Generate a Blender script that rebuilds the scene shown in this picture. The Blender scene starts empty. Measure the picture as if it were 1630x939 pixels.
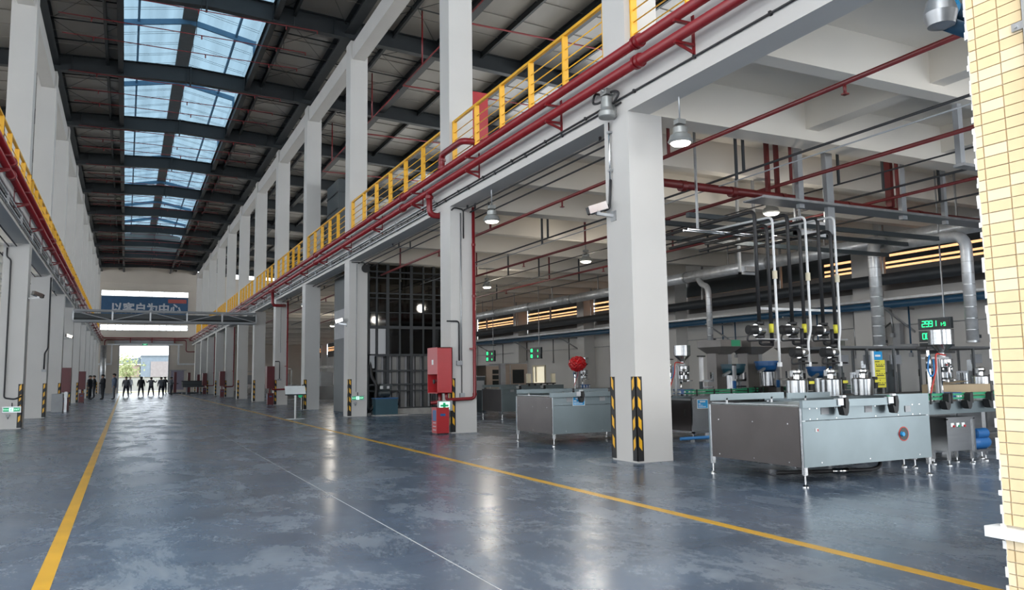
import bpy, bmesh, math, random
from mathutils import Vector, Matrix
random.seed(7)
SC = bpy.context.scene
COL = SC.collection
# ------------------------------------------------------------------ camera
S = .87     # every measure below is in photo-survey units; S turns them into metres
FPX, YAW, PITCH, ROLL, EYE = 1249.25, .4568, .1026, .0141, 1.4812
cam_d = bpy.data.cameras.new('camera'); cam = bpy.data.objects.new('camera', cam_d); COL.objects.link(cam)
cam_d.sensor_width = 36; cam_d.lens = FPX / 1630 * 36; cam_d.clip_start = .05; cam_d.clip_end = 800
r_ = Vector((math.cos(YAW), -math.sin(YAW), 0)); f0 = Vector((math.sin(YAW), math.cos(YAW), 0)); zz = Vector((0, 0, 1))
fw = f0 * math.cos(PITCH) + zz * math.sin(PITCH); up = -f0 * math.sin(PITCH) + zz * math.cos(PITCH)
R_ = r_ * math.cos(ROLL) - up * math.sin(ROLL); U_ = r_ * math.sin(ROLL) + up * math.cos(ROLL)
m = Matrix((R_, U_, -fw)).transposed().to_4x4(); m.translation = (0, 0, EYE * S)
cam.matrix_world = m
SC.camera = cam
# ------------------------------------------------------------------ sky and exposure
w = bpy.data.worlds.new('overcast_sky'); SC.world = w; w.use_nodes = True
nt = w.node_tree; nt.nodes.clear()
wo = nt.nodes.new('ShaderNodeOutputWorld'); bg = nt.nodes.new('ShaderNodeBackground')
tc = nt.nodes.new('ShaderNodeTexCoord'); no = nt.nodes.new('ShaderNodeTexNoise'); cr = nt.nodes.new('ShaderNodeValToRGB')
no.inputs['Scale'].default_value = 2.2; no.inputs['Detail'].default_value = 4
cr.color_ramp.elements[0].position = .35; cr.color_ramp.elements[0].color = (.80, .88, .97, 1)
cr.color_ramp.elements[1].position = .62; cr.color_ramp.elements[1].color = (1, .99, .97, 1)
nt.links.new(tc.outputs['Generated'], no.inputs['Vector']); nt.links.new(no.outputs['Fac'], cr.inputs['Fac'])
nt.links.new(cr.outputs['Color'], bg.inputs['Color']); bg.inputs['Strength'].default_value = 3.2
nt.links.new(bg.outputs[0], wo.inputs[0])
SC.view_settings.view_transform = 'Standard'; SC.view_settings.look = 'None'
SC.view_settings.gamma = 1; SC.view_settings.use_curve_mapping = False
SC.view_settings.exposure = 0.84
SC.cycles.max_bounces = 7; SC.cycles.diffuse_bounces = 5; SC.cycles.glossy_bounces = 3
SC.cycles.transparent_max_bounces = 10; SC.cycles.caustics_reflective = False; SC.cycles.caustics_refractive = False
SC.cycles.sample_clamp_indirect = 6

# ------------------------------------------------------------------ materials
def mat(name, col, rough=.6, metal=0, var=.08, scale=3, emit=None, estr=0, bump=0, spec=.5, stretch=None):
    m = bpy.data.materials.new(name); m.use_nodes = True
    nt = m.node_tree; b = nt.nodes['Principled BSDF']
    b.inputs['Roughness'].default_value = rough; b.inputs['Metallic'].default_value = metal
    b.inputs['Specular IOR Level'].default_value = spec
    tc = nt.nodes.new('ShaderNodeTexCoord'); n = nt.nodes.new('ShaderNodeTexNoise')
    n.inputs['Scale'].default_value = scale; n.inputs['Detail'].default_value = 5
    src = tc.outputs['Object']
    if stretch:
        mp = nt.nodes.new('ShaderNodeMapping'); mp.inputs['Scale'].default_value = stretch
        nt.links.new(src, mp.inputs['Vector']); src = mp.outputs['Vector']
    nt.links.new(src, n.inputs['Vector'])
    r = nt.nodes.new('ShaderNodeValToRGB')
    r.color_ramp.elements[0].position = .3; r.color_ramp.elements[1].position = .7
    r.color_ramp.elements[0].color = tuple(min(1, c * (1 - var)) for c in col) + (1,)
    r.color_ramp.elements[1].color = tuple(min(1, c * (1 + var)) for c in col) + (1,)
    nt.links.new(n.outputs['Fac'], r.inputs['Fac']); nt.links.new(r.outputs['Color'], b.inputs['Base Color'])
    if emit:
        b.inputs['Emission Color'].default_value = tuple(emit) + (1,); b.inputs['Emission Strength'].default_value = estr
    if bump:
        bp = nt.nodes.new('ShaderNodeBump'); bp.inputs['Strength'].default_value = bump; bp.inputs['Distance'].default_value = .01
        nt.links.new(n.outputs['Fac'], bp.inputs['Height']); nt.links.new(bp.outputs['Normal'], b.inputs['Normal'])
    return m

def floor_mat():
    m = mat('polished_concrete', (.1, .12, .15), .2)
    nt = m.node_tree; b = nt.nodes['Principled BSDF']; L = nt.links
    for n in list(nt.nodes):
        if n.type in ('TEX_NOISE', 'VALTORGB'): nt.nodes.remove(n)
    tc = next(n for n in nt.nodes if n.type == 'TEX_COORD')
    geo = nt.nodes.new('ShaderNodeNewGeometry')
    def noise(scale, det=6, rough=.6, dist=0, st=None):
        n = nt.nodes.new('ShaderNodeTexNoise'); n.inputs['Scale'].default_value = scale
        n.inputs['Detail'].default_value = det; n.inputs['Roughness'].default_value = rough; n.inputs['Distortion'].default_value = dist
        if st:
            mp = nt.nodes.new('ShaderNodeMapping'); mp.inputs['Scale'].default_value = st; mp.inputs['Rotation'].default_value = (0, 0, .5)
            L.new(geo.outputs['Position'], mp.inputs['Vector']); L.new(mp.outputs['Vector'], n.inputs['Vector'])
        else: L.new(geo.outputs['Position'], n.inputs['Vector'])
        return n
    def ramp(n, p0, c0, p1, c1):
        r = nt.nodes.new('ShaderNodeValToRGB'); e = r.color_ramp.elements
        e[0].position = p0; e[0].color = c0 + (1,); e[1].position = p1; e[1].color = c1 + (1,)
        L.new(n.outputs['Fac'], r.inputs['Fac']); return r
    base = ramp(noise(.5, 10, .7, .6), .3, (.075, .108, .16), .72, (.145, .192, .262))
    dust = ramp(noise(1.3, 13, .8, .4, (1, .5, 1)), .49, (0, 0, 0), .66, (.58, .58, .58))
    spk = ramp(noise(9, 10, .85, .3, (1, .45, 1)), .6, (0, 0, 0), .72, (.4, .4, .4))
    drk = ramp(noise(.7, 6, .65, .8, (.5, 1.3, 1)), .3, (.6, .6, .6), .55, (1, 1, 1))
    def mix(a, bcol, fac, blend='MIX'):
        x = nt.nodes.new('ShaderNodeMix'); x.data_type = 'RGBA'; x.blend_type = blend
        if isinstance(fac, float): x.inputs[0].default_value = fac
        else: L.new(fac, x.inputs[0])
        L.new(a, x.inputs[6])
        if isinstance(bcol, tuple): x.inputs[7].default_value = bcol + (1,)
        else: L.new(bcol, x.inputs[7])
        return x.outputs[2]
    c = mix(base.outputs[0], (.42, .47, .51), dust.outputs[0])
    c = mix(c, drk.outputs[0], .8, 'MULTIPLY')
    c = mix(c, (.5, .52, .54), spk.outputs[0])
    L.new(c, b.inputs['Base Color'])
    rr = ramp(noise(.9, 8, .7, .5), .3, (.18, .18, .18), .75, (.30, .30, .30))
    add = nt.nodes.new('ShaderNodeMath'); add.operation = 'MULTIPLY_ADD'; add.inputs[1].default_value = .35
    L.new(dust.outputs[0], add.inputs[0]); L.new(rr.outputs[0], add.inputs[2]); L.new(add.outputs[0], b.inputs['Roughness'])
    bp = nt.nodes.new('ShaderNodeBump'); bp.inputs['Strength'].default_value = .035; bp.inputs['Distance'].default_value = .02
    L.new(noise(1.4, 3, .5).outputs['Fac'], bp.inputs['Height']); L.new(bp.outputs['Normal'], b.inputs['Normal'])
    b.inputs['Specular IOR Level'].default_value = .5
    return m

def glass_mat(name, col, mixf=.25, rough=.1, dirt=(.7, .75, .8), scale=1.0, stretch=None):
    """clear or tinted sheet: mostly see-through, part dusty diffuse, a little gloss"""
    m = bpy.data.materials.new(name); m.use_nodes = True; nt = m.node_tree; L = nt.links
    nt.nodes.remove(nt.nodes['Principled BSDF']); out = nt.nodes['Material Output']
    t = nt.nodes.new('ShaderNodeBsdfTransparent'); t.inputs[0].default_value = col + (1,)
    tr = nt.nodes.new('ShaderNodeBsdfTranslucent'); tr.inputs[0].default_value = dirt + (1,)
    g = nt.nodes.new('ShaderNodeBsdfGlossy'); g.inputs['Roughness'].default_value = rough; g.inputs[0].default_value = (.8, .8, .8, 1)
    tc = nt.nodes.new('ShaderNodeTexCoord'); n = nt.nodes.new('ShaderNodeTexNoise'); n.inputs['Scale'].default_value = scale
    mp = nt.nodes.new('ShaderNodeMapping'); mp.inputs['Scale'].default_value = stretch or (1, 1, 1)
    L.new(tc.outputs['Object'], mp.inputs[0]); L.new(mp.outputs[0], n.inputs[0])
    mr = nt.nodes.new('ShaderNodeMapRange'); mr.inputs[1].default_value = .35; mr.inputs[2].default_value = .65
    mr.inputs[3].default_value = mixf * .4; mr.inputs[4].default_value = min(1, mixf * 1.8)
    L.new(n.outputs['Fac'], mr.inputs[0])
    a = nt.nodes.new('ShaderNodeMixShader'); L.new(mr.outputs[0], a.inputs[0]); L.new(t.outputs[0], a.inputs[1]); L.new(tr.outputs[0], a.inputs[2])
    b = nt.nodes.new('ShaderNodeMixShader'); b.inputs[0].default_value = .06; L.new(a.outputs[0], b.inputs[1]); L.new(g.outputs[0], b.inputs[2])
    L.new(b.outputs[0], out.inputs[0]); return m

M = {}
M['floor'] = floor_mat()
M['joint'] = mat('joint_filler', (.62, .63, .62), .8)
M['yline'] = mat('yellow_floor_paint', (.72, .40, .03), .35, var=.18, scale=1.5)
M['white'] = mat('white_painted_concrete', (.58, .565, .54), .75, var=.035, scale=.8, bump=.05)
M['ceil'] = mat('off_white_slab_paint', (.78, .725, .64), .85, var=.04, scale=.5)
M['endwall'] = mat('cream_wall_plaster', (.60, .54, .47), .85, var=.04, scale=.6)
M['kerb'] = mat('rough_concrete_kerb', (.38, .37, .35), .9, var=.15, scale=8, bump=.3)
M['steel'] = mat('dark_roof_steel', (.022, .026, .029), .5, .2, var=.12, scale=2)
M['sheet'] = mat('roof_sheet', (.25, .235, .215), .3, .25, var=.12, scale=.8, stretch=(1, .2, 1), spec=.6)
M['bluefr'] = mat('blue_skylight_frame', (.13, .27, .42), .5)
M['skylight'] = glass_mat('skylight_sheet', (.066, .098, .12), .4, .15, (.10, .15, .185), 1.1, (1.6, .12, 1))
M['ridge'] = mat('ridge_cap_sheet', (.2, .2, .2), .6)
M['winglass'] = glass_mat('window_glass', (.97, .98, .99), .06)
M['suntint'] = glass_mat('sun_tinted_window_glass', (.62, .43, .29), .25, .1, (.6, .4, .26))  # warm tint stands in for the sunlit outside behind the louvres
M['frame'] = mat('grey_window_frame', (.13, .135, .14), .5, .4)
M['yellow'] = mat('yellow_railing_paint', (.80, .42, .02), .4, var=.07)
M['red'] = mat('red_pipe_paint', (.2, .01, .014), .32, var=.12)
M['shaded_red'] = mat('shaded_red_paint', (.10, .008, .012), .4, var=.1)  # cabinet red darkened: silhouette shade of the far cabinets put into the colour
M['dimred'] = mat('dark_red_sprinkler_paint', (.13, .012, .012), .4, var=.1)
M['redbox'] = mat('red_cabinet_paint', (.42, .025, .03), .35, var=.06)
M['black'] = mat('black_rubber', (.015, .015, .016), .55)
M['cable'] = mat('black_conduit', (.02, .02, .022), .5)
M['galv'] = mat('galvanised_steel', (.42, .43, .44), .38, .8, var=.15, scale=6)
M['greyp'] = mat('grey_painted_steel', (.33, .34, .35), .55, .2)
M['duct'] = mat('spiral_duct_metal', (.62, .635, .65), .35, .4, var=.18, scale=5)
M['inox'] = mat('brushed_stainless', (.42, .43, .44), .25, 1, var=.07, scale=3, stretch=(1, 1, 14))
M['inoxm'] = mat('matt_stainless_front', (.19, .23, .245), .36, .85, var=.06, scale=2.5)
M['dusk'] = mat('dark_brown_board', (.13, .12, .115), .7)
M['elev'] = mat('dull_brown_steel', (.20, .185, .175), .4, .4)
M['inoxd'] = mat('reflection_darkened_stainless', (.10, .088, .085), .28, .7, var=.1, scale=2)  # end-face stainless; the dark surroundings it mirrors are put into the colour
M['chrome'] = mat('polished_steel', (.8, .8, .8), .12, 1, var=.05)
M['tape'] = mat('yellow_reflective_tape', (.85, .45, .02), .4)
M['blue'] = mat('blue_painted_metal', (.015, .1, .28), .35)
M['teal'] = mat('teal_painted_metal', (.012, .06, .085), .4)
M['bluepipe'] = mat('blue_pipe_paint', (.02, .07, .13), .4)
M['green'] = mat('green_guide_rail', (.03, .26, .13), .4)
M['cage'] = mat('dark_lift_frame', (.04, .045, .05), .5, .3)
M['cageglass'] = glass_mat('dark_lift_glass', (.055, .058, .063), .06, .04, (.03, .033, .036))
M['corr'] = mat('corrugated_sheet', (.15, .15, .147), .35, .5, var=.2, scale=1.5, stretch=(3, 3, .3))
M['darkpanel'] = mat('charcoal_panel', (.035, .045, .05), .4)
M['greypanel'] = mat('grey_panel', (.3, .3, .31), .5)
M['led'] = mat('green_led', (0, .2, .05), .5, emit=(.02, 1, .25), estr=1.6)
M['ledface'] = mat('display_face', (.01, .012, .012), .3)
M['exitg'] = mat('exit_sign_green', (.01, .18, .08), .4, emit=(.01, .35, .15), estr=.35)
M['exitw'] = mat('exit_sign_light', (.6, .9, .75), .4, emit=(.5, 1, .75), estr=.7)
M['lamp'] = mat('lamp_lens', (1, 1, 1), .4, emit=(1, .96, .86), estr=3)
M['lampbody'] = mat('lamp_housing', (.32, .33, .32), .4, .5)
M['label'] = mat('blue_label', (.02, .30, .62), .4)
M['paper'] = mat('white_label', (.75, .78, .78), .5)
M['ysign'] = mat('yellow_sign_board', (.72, .66, .06), .5)
M['ink'] = mat('dark_print', (.08, .07, .03), .6)
M['tile'] = mat('cream_wall_tile', (.62, .48, .28), .38, var=.05, scale=9)
M['tile2'] = mat('pale_cream_wall_tile', (.68, .55, .36), .38, var=.05, scale=9)
M['grout'] = mat('tile_grout', (.45, .41, .34), .9)
M['mortar'] = mat('white_mortar', (.82, .80, .77), .9, var=.08, scale=14, bump=.6)
M['marble'] = mat('white_stone_ledge', (.68, .69, .68), .5, var=.14, scale=10)
M['banner'] = mat('blue_banner_cloth', (.035, .10, .20), .7)
M['bannertxt'] = mat('white_banner_print', (.52, .55, .6), .6)
M['bannerred'] = mat('red_banner_patch', (.42, .10, .09), .6)
M['bag'] = mat('red_plastic_wrap', (.50, .01, .015), .3, var=.4, scale=20, bump=.8)
M['beige'] = mat('beige_machine_panel', (.34, .27, .22), .5)
M['cream'] = mat('cream_plastic', (.66, .60, .44), .5)
M['card'] = mat('brown_board', (.36, .28, .18), .7)
M['white2'] = mat('white_plastic', (.75, .76, .76), .4)
M['hose'] = mat('red_hose', (.5, .03, .02), .4)
M['bhose'] = mat('blue_air_hose', (.03, .2, .5), .4)
M['skin'] = mat('skin', (.42, .25, .17), .6)
M['hair'] = mat('dark_hair', (.015, .012, .01), .6)
M['cdark'] = mat('dark_suit_cloth', (.018, .02, .025), .8)
M['cwhite'] = mat('white_shirt_cloth', (.5, .52, .55), .8)
M['cgrey'] = mat('grey_cloth', (.14, .15, .17), .8)
M['cblue'] = mat('blue_grey_cloth', (.10, .13, .19), .8)
M['cnavy'] = mat('navy_trousers_cloth', (.02, .024, .035), .8)
M['fence'] = mat('outside_wall_white', (.34, .36, .40), .7)
M['bldg'] = mat('outside_wall_grey_blue', (.13, .17, .21), .8)
M['bldg2'] = mat('outside_wall_grey', (.20, .19, .195), .8)
M['ground'] = mat('outside_ground', (.28, .26, .22), .9)
M['grass'] = mat('verge_grass', (.30, .32, .16), .9, var=.3)
M['leaf'] = mat('pale_foliage', (.28, .33, .17), .8, var=.3, scale=2)
M['bark'] = mat('tree_bark', (.16, .12, .09), .9)

# ------------------------------------------------------------------ mesh helpers
class MB:
    def __init__(s): s.v = []; s.f = []; s.sm = []
    def add(s, vs, fs, smooth=False):
        o = len(s.v); s.v += [Vector(v) for v in vs]; s.f += [tuple(i + o for i in f) for f in fs]; s.sm += [smooth] * len(fs); return s
    def box(s, x0, y0, z0, x1, y1, z1):
        if x1 < x0: x0, x1 = x1, x0
        if y1 < y0: y0, y1 = y1, y0
        if z1 < z0: z0, z1 = z1, z0
        return s.add([(x0, y0, z0), (x1, y0, z0), (x1, y1, z0), (x0, y1, z0), (x0, y0, z1), (x1, y0, z1), (x1, y1, z1), (x0, y1, z1)],
              [(0, 3, 2, 1), (4, 5, 6, 7), (0, 1, 5, 4), (1, 2, 6, 5), (2, 3, 7, 6), (3, 0, 4, 7)])
    def cbox(s, cx, cy, cz, sx, sy, sz): return s.box(cx - sx / 2, cy - sy / 2, cz - sz / 2, cx + sx / 2, cy + sy / 2, cz + sz / 2)
    def prism(s, poly, axis, a, b):
        """poly of 2D points swept along axis x|y|z from a to b"""
        n = len(poly)
        def P(p, t): return (t, p[0], p[1]) if axis == 'x' else (p[0], t, p[1]) if axis == 'y' else (p[0], p[1], t)
        vs = [P(p, a) for p in poly] + [P(p, b) for p in poly]
        fs = [tuple(range(n))[::-1], tuple(range(n, 2 * n))] + [(i, (i + 1) % n, n + (i + 1) % n, n + i) for i in range(n)]
        return s.add(vs, fs)
    def bar(s, p0, p1, w, h, upv=(0, 0, 1)):
        p0, p1 = Vector(p0), Vector(p1); d = (p1 - p0).normalized(); u = Vector(upv)
        if abs(d.dot(u)) > .98: u = Vector((0, 1, 0))
        r = d.cross(u).normalized(); u = r.cross(d)
        vs = []
        for p in (p0, p1):
            for a, b in ((-1, -1), (1, -1), (1, 1), (-1, 1)): vs.append(p + r * (a * w / 2) + u * (b * h / 2))
        return s.add(vs, [(3, 2, 1, 0), (4, 5, 6, 7), (0, 1, 5, 4), (1, 2, 6, 5), (2, 3, 7, 6), (3, 0, 4, 7)])
    def tube(s, pts, r, n=8, closed=True):
        pts = [Vector(p) for p in pts]; rings = []; prev = None
        rs = r if isinstance(r, (list, tuple)) else [r] * len(pts)
        for i, p in enumerate(pts):
            a = (pts[i] - pts[i - 1]).normalized() if i else (pts[1] - p).normalized()
            b = (pts[i + 1] - p).normalized() if i < len(pts) - 1 else a
            t = (a + b); t = t.normalized() if t.length > 1e-6 else a
            if prev is None: u = Vector((0, 0, 1)) if abs(t.z) < .9 else Vector((1, 0, 0))
            else: u = prev
            u = (u - t * u.dot(t)); u = u.normalized() if u.length > 1e-6 else Vector((0, 1, 0)); prev = u; w_ = t.cross(u)
            c = max(.5, a.dot(t)); rings.append([p + (u * math.cos(k * 2 * math.pi / n) + w_ * math.sin(k * 2 * math.pi / n)) * rs[i] / (c ** .5) for k in range(n)])
        vs = [v for rg in rings for v in rg]; fs = []
        for i in range(len(pts) - 1):
            for k in range(n): fs.append((i * n + k, i * n + (k + 1) % n, (i + 1) * n + (k + 1) % n, (i + 1) * n + k))
        s.add(vs, fs, True)
        o = len(s.v) - len(vs)
        s.f += [tuple(o + k for k in range(n))[::-1], tuple(o + (len(pts) - 1) * n + k for k in range(n))]; s.sm += [False, False]
        return s
    def arc(s, pts, r, n=8, rad=.15, seg=4):
        """tube with rounded corners"""
        P = [Vector(p) for p in pts]; out = [P[0]]
        for i in range(1, len(P) - 1):
            a = (P[i - 1] - P[i]); b = (P[i + 1] - P[i]); q = min(rad, a.length * .45, b.length * .45)
            A = P[i] + a.normalized() * q; B = P[i] + b.normalized() * q
            for k in range(seg + 1):
                t = k / seg; out.append(A * (1 - t) ** 2 + P[i] * 2 * t * (1 - t) + B * t * t)
        out.append(P[-1]); return s.tube(out, r, n)
    def lathe(s, cx, cy, prof, n=16, axis='z', base=0):
        """profile of (radius, height)"""
        vs = []
        for r, h in prof:
            for k in range(n):
                a = k * 2 * math.pi / n; x, y = r * math.cos(a), r * math.sin(a)
                vs.append((cx + x, cy + y, h) if axis == 'z' else (h, cx + x, cy + y) if axis == 'x' else (cx + x, h, cy + y))
        for i in range(len(prof) - 1):       # each profile step has its own rings, so its edges stay crisp
            fs = []
            for k in range(n):
                q = (k, (k + 1) % n, n + (k + 1) % n, n + k)
                fs.append(q if axis != 'y' else q[::-1])
            s.add(vs[i * n:(i + 2) * n], fs, True)
        s.add(vs[:n] + vs[-n:], []); o = len(s.v) - 2 * n; L = 1
        a_, b_ = tuple(o + k for k in range(n))[::-1], tuple(o + L * n + k for k in range(n))
        s.f += [a_, b_] if axis != 'y' else [a_[::-1], b_[::-1]]; s.sm += [False, False]; return s
    def ibeam(s, p0, p1, h, w, tf=.02, tw=.012):
        p0, p1 = Vector(p0), Vector(p1); u = Vector((0, 0, 1)); d = (p1 - p0).normalized(); u = (u - d * u.dot(d)).normalized()
        s.bar(p0, p1, tw, h - 2 * tf, u); s.bar(p0 + u * (h / 2 - tf / 2), p1 + u * (h / 2 - tf / 2), w, tf, u)
        return s.bar(p0 - u * (h / 2 - tf / 2), p1 - u * (h / 2 - tf / 2), w, tf, u)

ORG = {}
def world(o): return ORG.get(o.name, Vector((0, 0, 0)))
def obj(name, mb, material, parent=None, at=None, kind=None, label=None):
    o_ = Vector(at) if at is not None else (world(parent) if parent is not None else None)
    if o_ is None:
        xs = [v.x for v in mb.v]; ys = [v.y for v in mb.v]; zs = [v.z for v in mb.v]
        o_ = Vector(((min(xs) + max(xs)) / 2, (min(ys) + max(ys)) / 2, min(zs)))
    me = bpy.data.meshes.new(name); me.from_pydata([(v - o_) * S for v in mb.v], [], mb.f)
    me.polygons.foreach_set('use_smooth', mb.sm)
    me.materials.append(M[material] if isinstance(material, str) else material)
    me.update()
    o = bpy.data.objects.new(name, me); COL.objects.link(o); ORG[o.name] = o_
    if parent is not None:
        o.parent = parent; o.location = (o_ - world(parent)) * S
    else: o.location = o_ * S
    if kind: o['kind'] = kind
    if label: o['label'] = label
    return o
def tag(o, label, cat, group=None):
    o['label'] = label; o['category'] = cat
    if group: o['group'] = group
    return o
def thing(name, label, cat, loc, group=None, rz=0):
    o = bpy.data.objects.new(name, None); COL.objects.link(o); o.location = Vector(loc) * S; o.rotation_euler = (0, 0, rz); ORG[o.name] = Vector(loc)
    o.empty_display_size = .1
    return tag(o, label, cat, group)
def solo(name, mb, material, label, cat, group=None, at=None): return tag(obj(name, mb, material, at=at), label, cat, group)
def struct(name, mb, material, parent=None): return obj(name, mb, material, parent, kind=None if parent else 'structure')
def sthing(name, loc=(0, 0, 0)):
    o = bpy.data.objects.new(name, None); COL.objects.link(o); o.location = Vector(loc) * S; ORG[o.name] = Vector(loc); o['kind'] = 'structure'; o.empty_display_size = .1; return o
def dup(root, off, label=None, group=None):
    def cp(o, par):
        c = o.copy(); COL.objects.link(c); ORG[c.name] = world(o) + Vector(off)
        if par is not None: c.parent = par
        for ch in o.children: cp(ch, c)
        return c
    r = cp(root, None); r.location = root.location + Vector(off) * S
    if label: r['label'] = label
    if group: r['group'] = group
    return r
def text(body, size, loc, rot, material, parent, name='lettering', depth=.002, bold=0, align='CENTER'):
    cu = bpy.data.curves.new(name, 'FONT'); cu.body = body; cu.size = size * S; cu.extrude = depth * S; cu.align_x = align; cu.align_y = 'CENTER'; cu.offset = bold * S
    cu.resolution_u = 2
    t = bpy.data.objects.new('tmp', cu); COL.objects.link(t)
    dg = bpy.context.evaluated_depsgraph_get(); dg.update()
    me = bpy.data.meshes.new_from_object(t.evaluated_get(dg)); bpy.data.objects.remove(t)
    me.materials.clear(); me.materials.append(M[material])
    o = bpy.data.objects.new(name, me); COL.objects.link(o); o.parent = parent
    o.location = (Vector(loc) - world(parent)) * S; o.rotation_euler = rot; ORG[o.name] = Vector(loc)
    return o
PI = math.pi
FRONT = (PI / 2, 0, 0)            # lettering on a face that looks towards -Y
LEFTF = (PI / 2, 0, -PI / 2)      # lettering on a face that looks towards -X

# ------------------------------------------------------------------ the setting
YC = [2.65, 11.05, 19.45] + [30.14 + 8.4 * k for k in range(10)]          # front faces of the column rows
XR, XL, YE, XW, XWL = 7.73, -3.0, 111.8, 24.2, -19.0
HB, HS, HT = 6.06, 7.23, 14.27
XJ = [-19, -13.7, -8.6, -3.37, 2.4, 8.1, 13.35, 18.6, 24.2]
YJ = [-5.37, 3.03, 11.43, 19.83] + [30.52 + 8.4 * k for k in range(9)] + [106.1, 111.8]
YJ = sorted(set(round(y, 2) for y in YJ)); YJ = [y for i, y in enumerate(YJ) if i == 0 or y - YJ[i - 1] > 1]
fl = sthing('floor')
obj('joint_filler', MB().box(-19, -5.4, -.2, 24.2, 111.8, -.004), 'joint', fl)
for i in range(len(XJ) - 1):
    for j in range(len(YJ) - 1):
        g = .009
        obj('floor_slab', MB().box(XJ[i] + g, YJ[j] + g, -.05, XJ[i + 1] - g, YJ[j + 1] - g, 0), 'floor', fl)
for x, lab in ((-.5, 'yellow painted floor line along the left side of the aisle'), (5.3, 'yellow painted floor line along the right side, beside the columns')):
    mb = MB()
    for i in range(30): mb.box(x - .06, -2 + i * 3.75, 0, x + .06, -2 + (i + 1) * 3.75, .002)
    solo('floor_line', mb, 'yline', lab, 'floor marking', 'yellow aisle lines')

# far end wall with the door and two window strips
ew = sthing('wall_back', (2.4, YE, 0))
t = YE + .3
for b in ((XWL, 0, -.8, 6), (4.95, 0, XW, 6), (XWL, 6, XW, 8.0), (XWL, 8.0, -3.1, 8.68), (7.15, 8.0, XW, 8.68), (XWL, 8.68, XW, 12.4),
          (XWL, 12.4, -3.1, 13.05), (7.15, 12.4, XW, 13.05), (XWL, 13.05, XW, 15.1), (-8, 15.1, 12.6, 15.75), (-3.5, 15.75, 8.2, 16.2)):
    obj('wall_section', MB().box(b[0], YE, b[1], b[2], t, b[3]), 'endwall', ew)
obj('cornice', MB().box(-3.1, YE - .12, 14.0, 7.73, YE, 14.25), 'endwall', ew)
obj('cornice', MB().box(-3.1, YE - .12, 13.1, 7.73, YE, 13.2), 'endwall', ew)
for q, (z0, z1, n) in enumerate(((8.0, 8.68, 12), (12.4, 13.05, 7))):
    wn = sthing('window_%d' % (q + 1), (2, YE + .15, z0)); step = 10.25 / n
    for k in range(n + 1): obj('mullion', MB().box(-3.1 + k * step - .03, YE + .08, z0, -3.1 + k * step + .03, YE + .16, z1), 'frame', wn)
    for k in range(n): obj('pane', MB().box(-3.1 + k * step + .03, YE + .11, z0, -3.1 + (k + 1) * step - .03, YE + .12, z1), 'winglass', wn)
    if q == 0: obj('transom', MB().box(-3.1, YE + .07, (z0 + z1) / 2 - .02, 7.15, YE + .17, (z0 + z1) / 2 + .02), 'frame', wn)
dr = sthing('door_1', (2, YE, 0))
obj('door_frame', MB().box(-.9, YE - .06, 0, -.78, t, 6.05).box(4.93, YE - .06, 0, 5.05, t, 6.05).box(-.9, YE - .06, 5.97, 5.05, t, 6.1), 'greyp', dr)
obj('shutter_box', MB().box(-1.4, YE - .5, 6.15, 5.5, YE, 6.75), 'greyp', dr)

# right and left aisles: walls, slabs, beams
def aisle(sx, xin, xout, side):
    lo, hi = min(xin, xout), max(xin, xout)
    sl = sthing('mezzanine_' + side, ((lo + hi) / 2, 60, HS))
    for j in range(len(YJ) - 1):
        if YJ[j + 1] > 2.7: obj('slab_bay', MB().box(lo, max(2.2, YJ[j]), 6.86, hi, YJ[j + 1], HS), 'ceil', sl)
    for i, y in enumerate(YC):
        if y > 110: break
        obj('cross_beam', MB().box(lo, y, HB, hi, y + .5, 6.86), 'ceil', sl)
        ny = YC[i + 1] if i + 1 < len(YC) else YE
        for k in (1, 2):
            if i < 8 or sx > 0:
                yy = y + .25 + (ny - y) * k / 3 - .15
                if yy < YE: obj('secondary_beam', MB().box(lo, yy, 6.14, hi, yy + .3, 6.86), 'ceil', sl)
    for j, x in enumerate((12.0, 16.1, 20.1) if sx > 0 else ()):
        obj('secondary_beam', MB().box(x, 2.65, 6.28, x + .35, 11.05, 6.86), 'ceil', sl)
    obj('edge_beam', MB().box(XR, 2.2, HB, XR + .47, YE, HS) if sx > 0 else MB().box(XL - .47, 2.2, HB, XL, YE, HS), 'white', sl)
    obj('kerb', MB().box(XR + .02, 2.2, HS, XR + .2, YE, HS + .06) if sx > 0 else MB().box(XL - .2, 2.2, HS, XL - .02, YE, HS + .06), 'kerb', sl)
    return sl
aisle(1, XR + .47, XW, 'right'); aisle(-1, XL - .47, XWL, 'left')

wr = sthing('wall_right', (XW, 60, 0))
obj('wall_section', MB().box(XW, 1.95, 0, XW + .3, YE, 4.3), 'white', wr)
obj('wall_section', MB().box(XW, 1.95, 6.1, XW + .3, YE, 8.6), 'white', wr)
obj('wall_section', MB().box(XW, 1.95, 13.6, XW + .3, YE, 15.3), 'white', wr)
wn = sthing('window_3', (XW, 60, 8.6))  # high windows added, then enlarged, to light the upper level
for k in range(27): obj('mullion', MB().box(XW + .1, 2 + k * 4.2, 8.6, XW + .2, 2.12 + k * 4.2, 13.6), 'frame', wn)
for k in range(26): obj('pane', MB().box(XW + .14, 2.12 + k * 4.2, 8.6, XW + .15, 2 + (k + 1) * 4.2, 13.6), 'winglass', wn)
PL = [10.7, 19.15] + [30.14 + 8.4 * k for k in range(10)]
for i, y in enumerate(PL):
    if y < 110: obj('pilaster', MB().box(XW - .7, y, 0, XW, y + .75, 6.06), 'white', wr)
ys = [2.2] + [y for y in PL if y < 110] + [YE]
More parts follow.
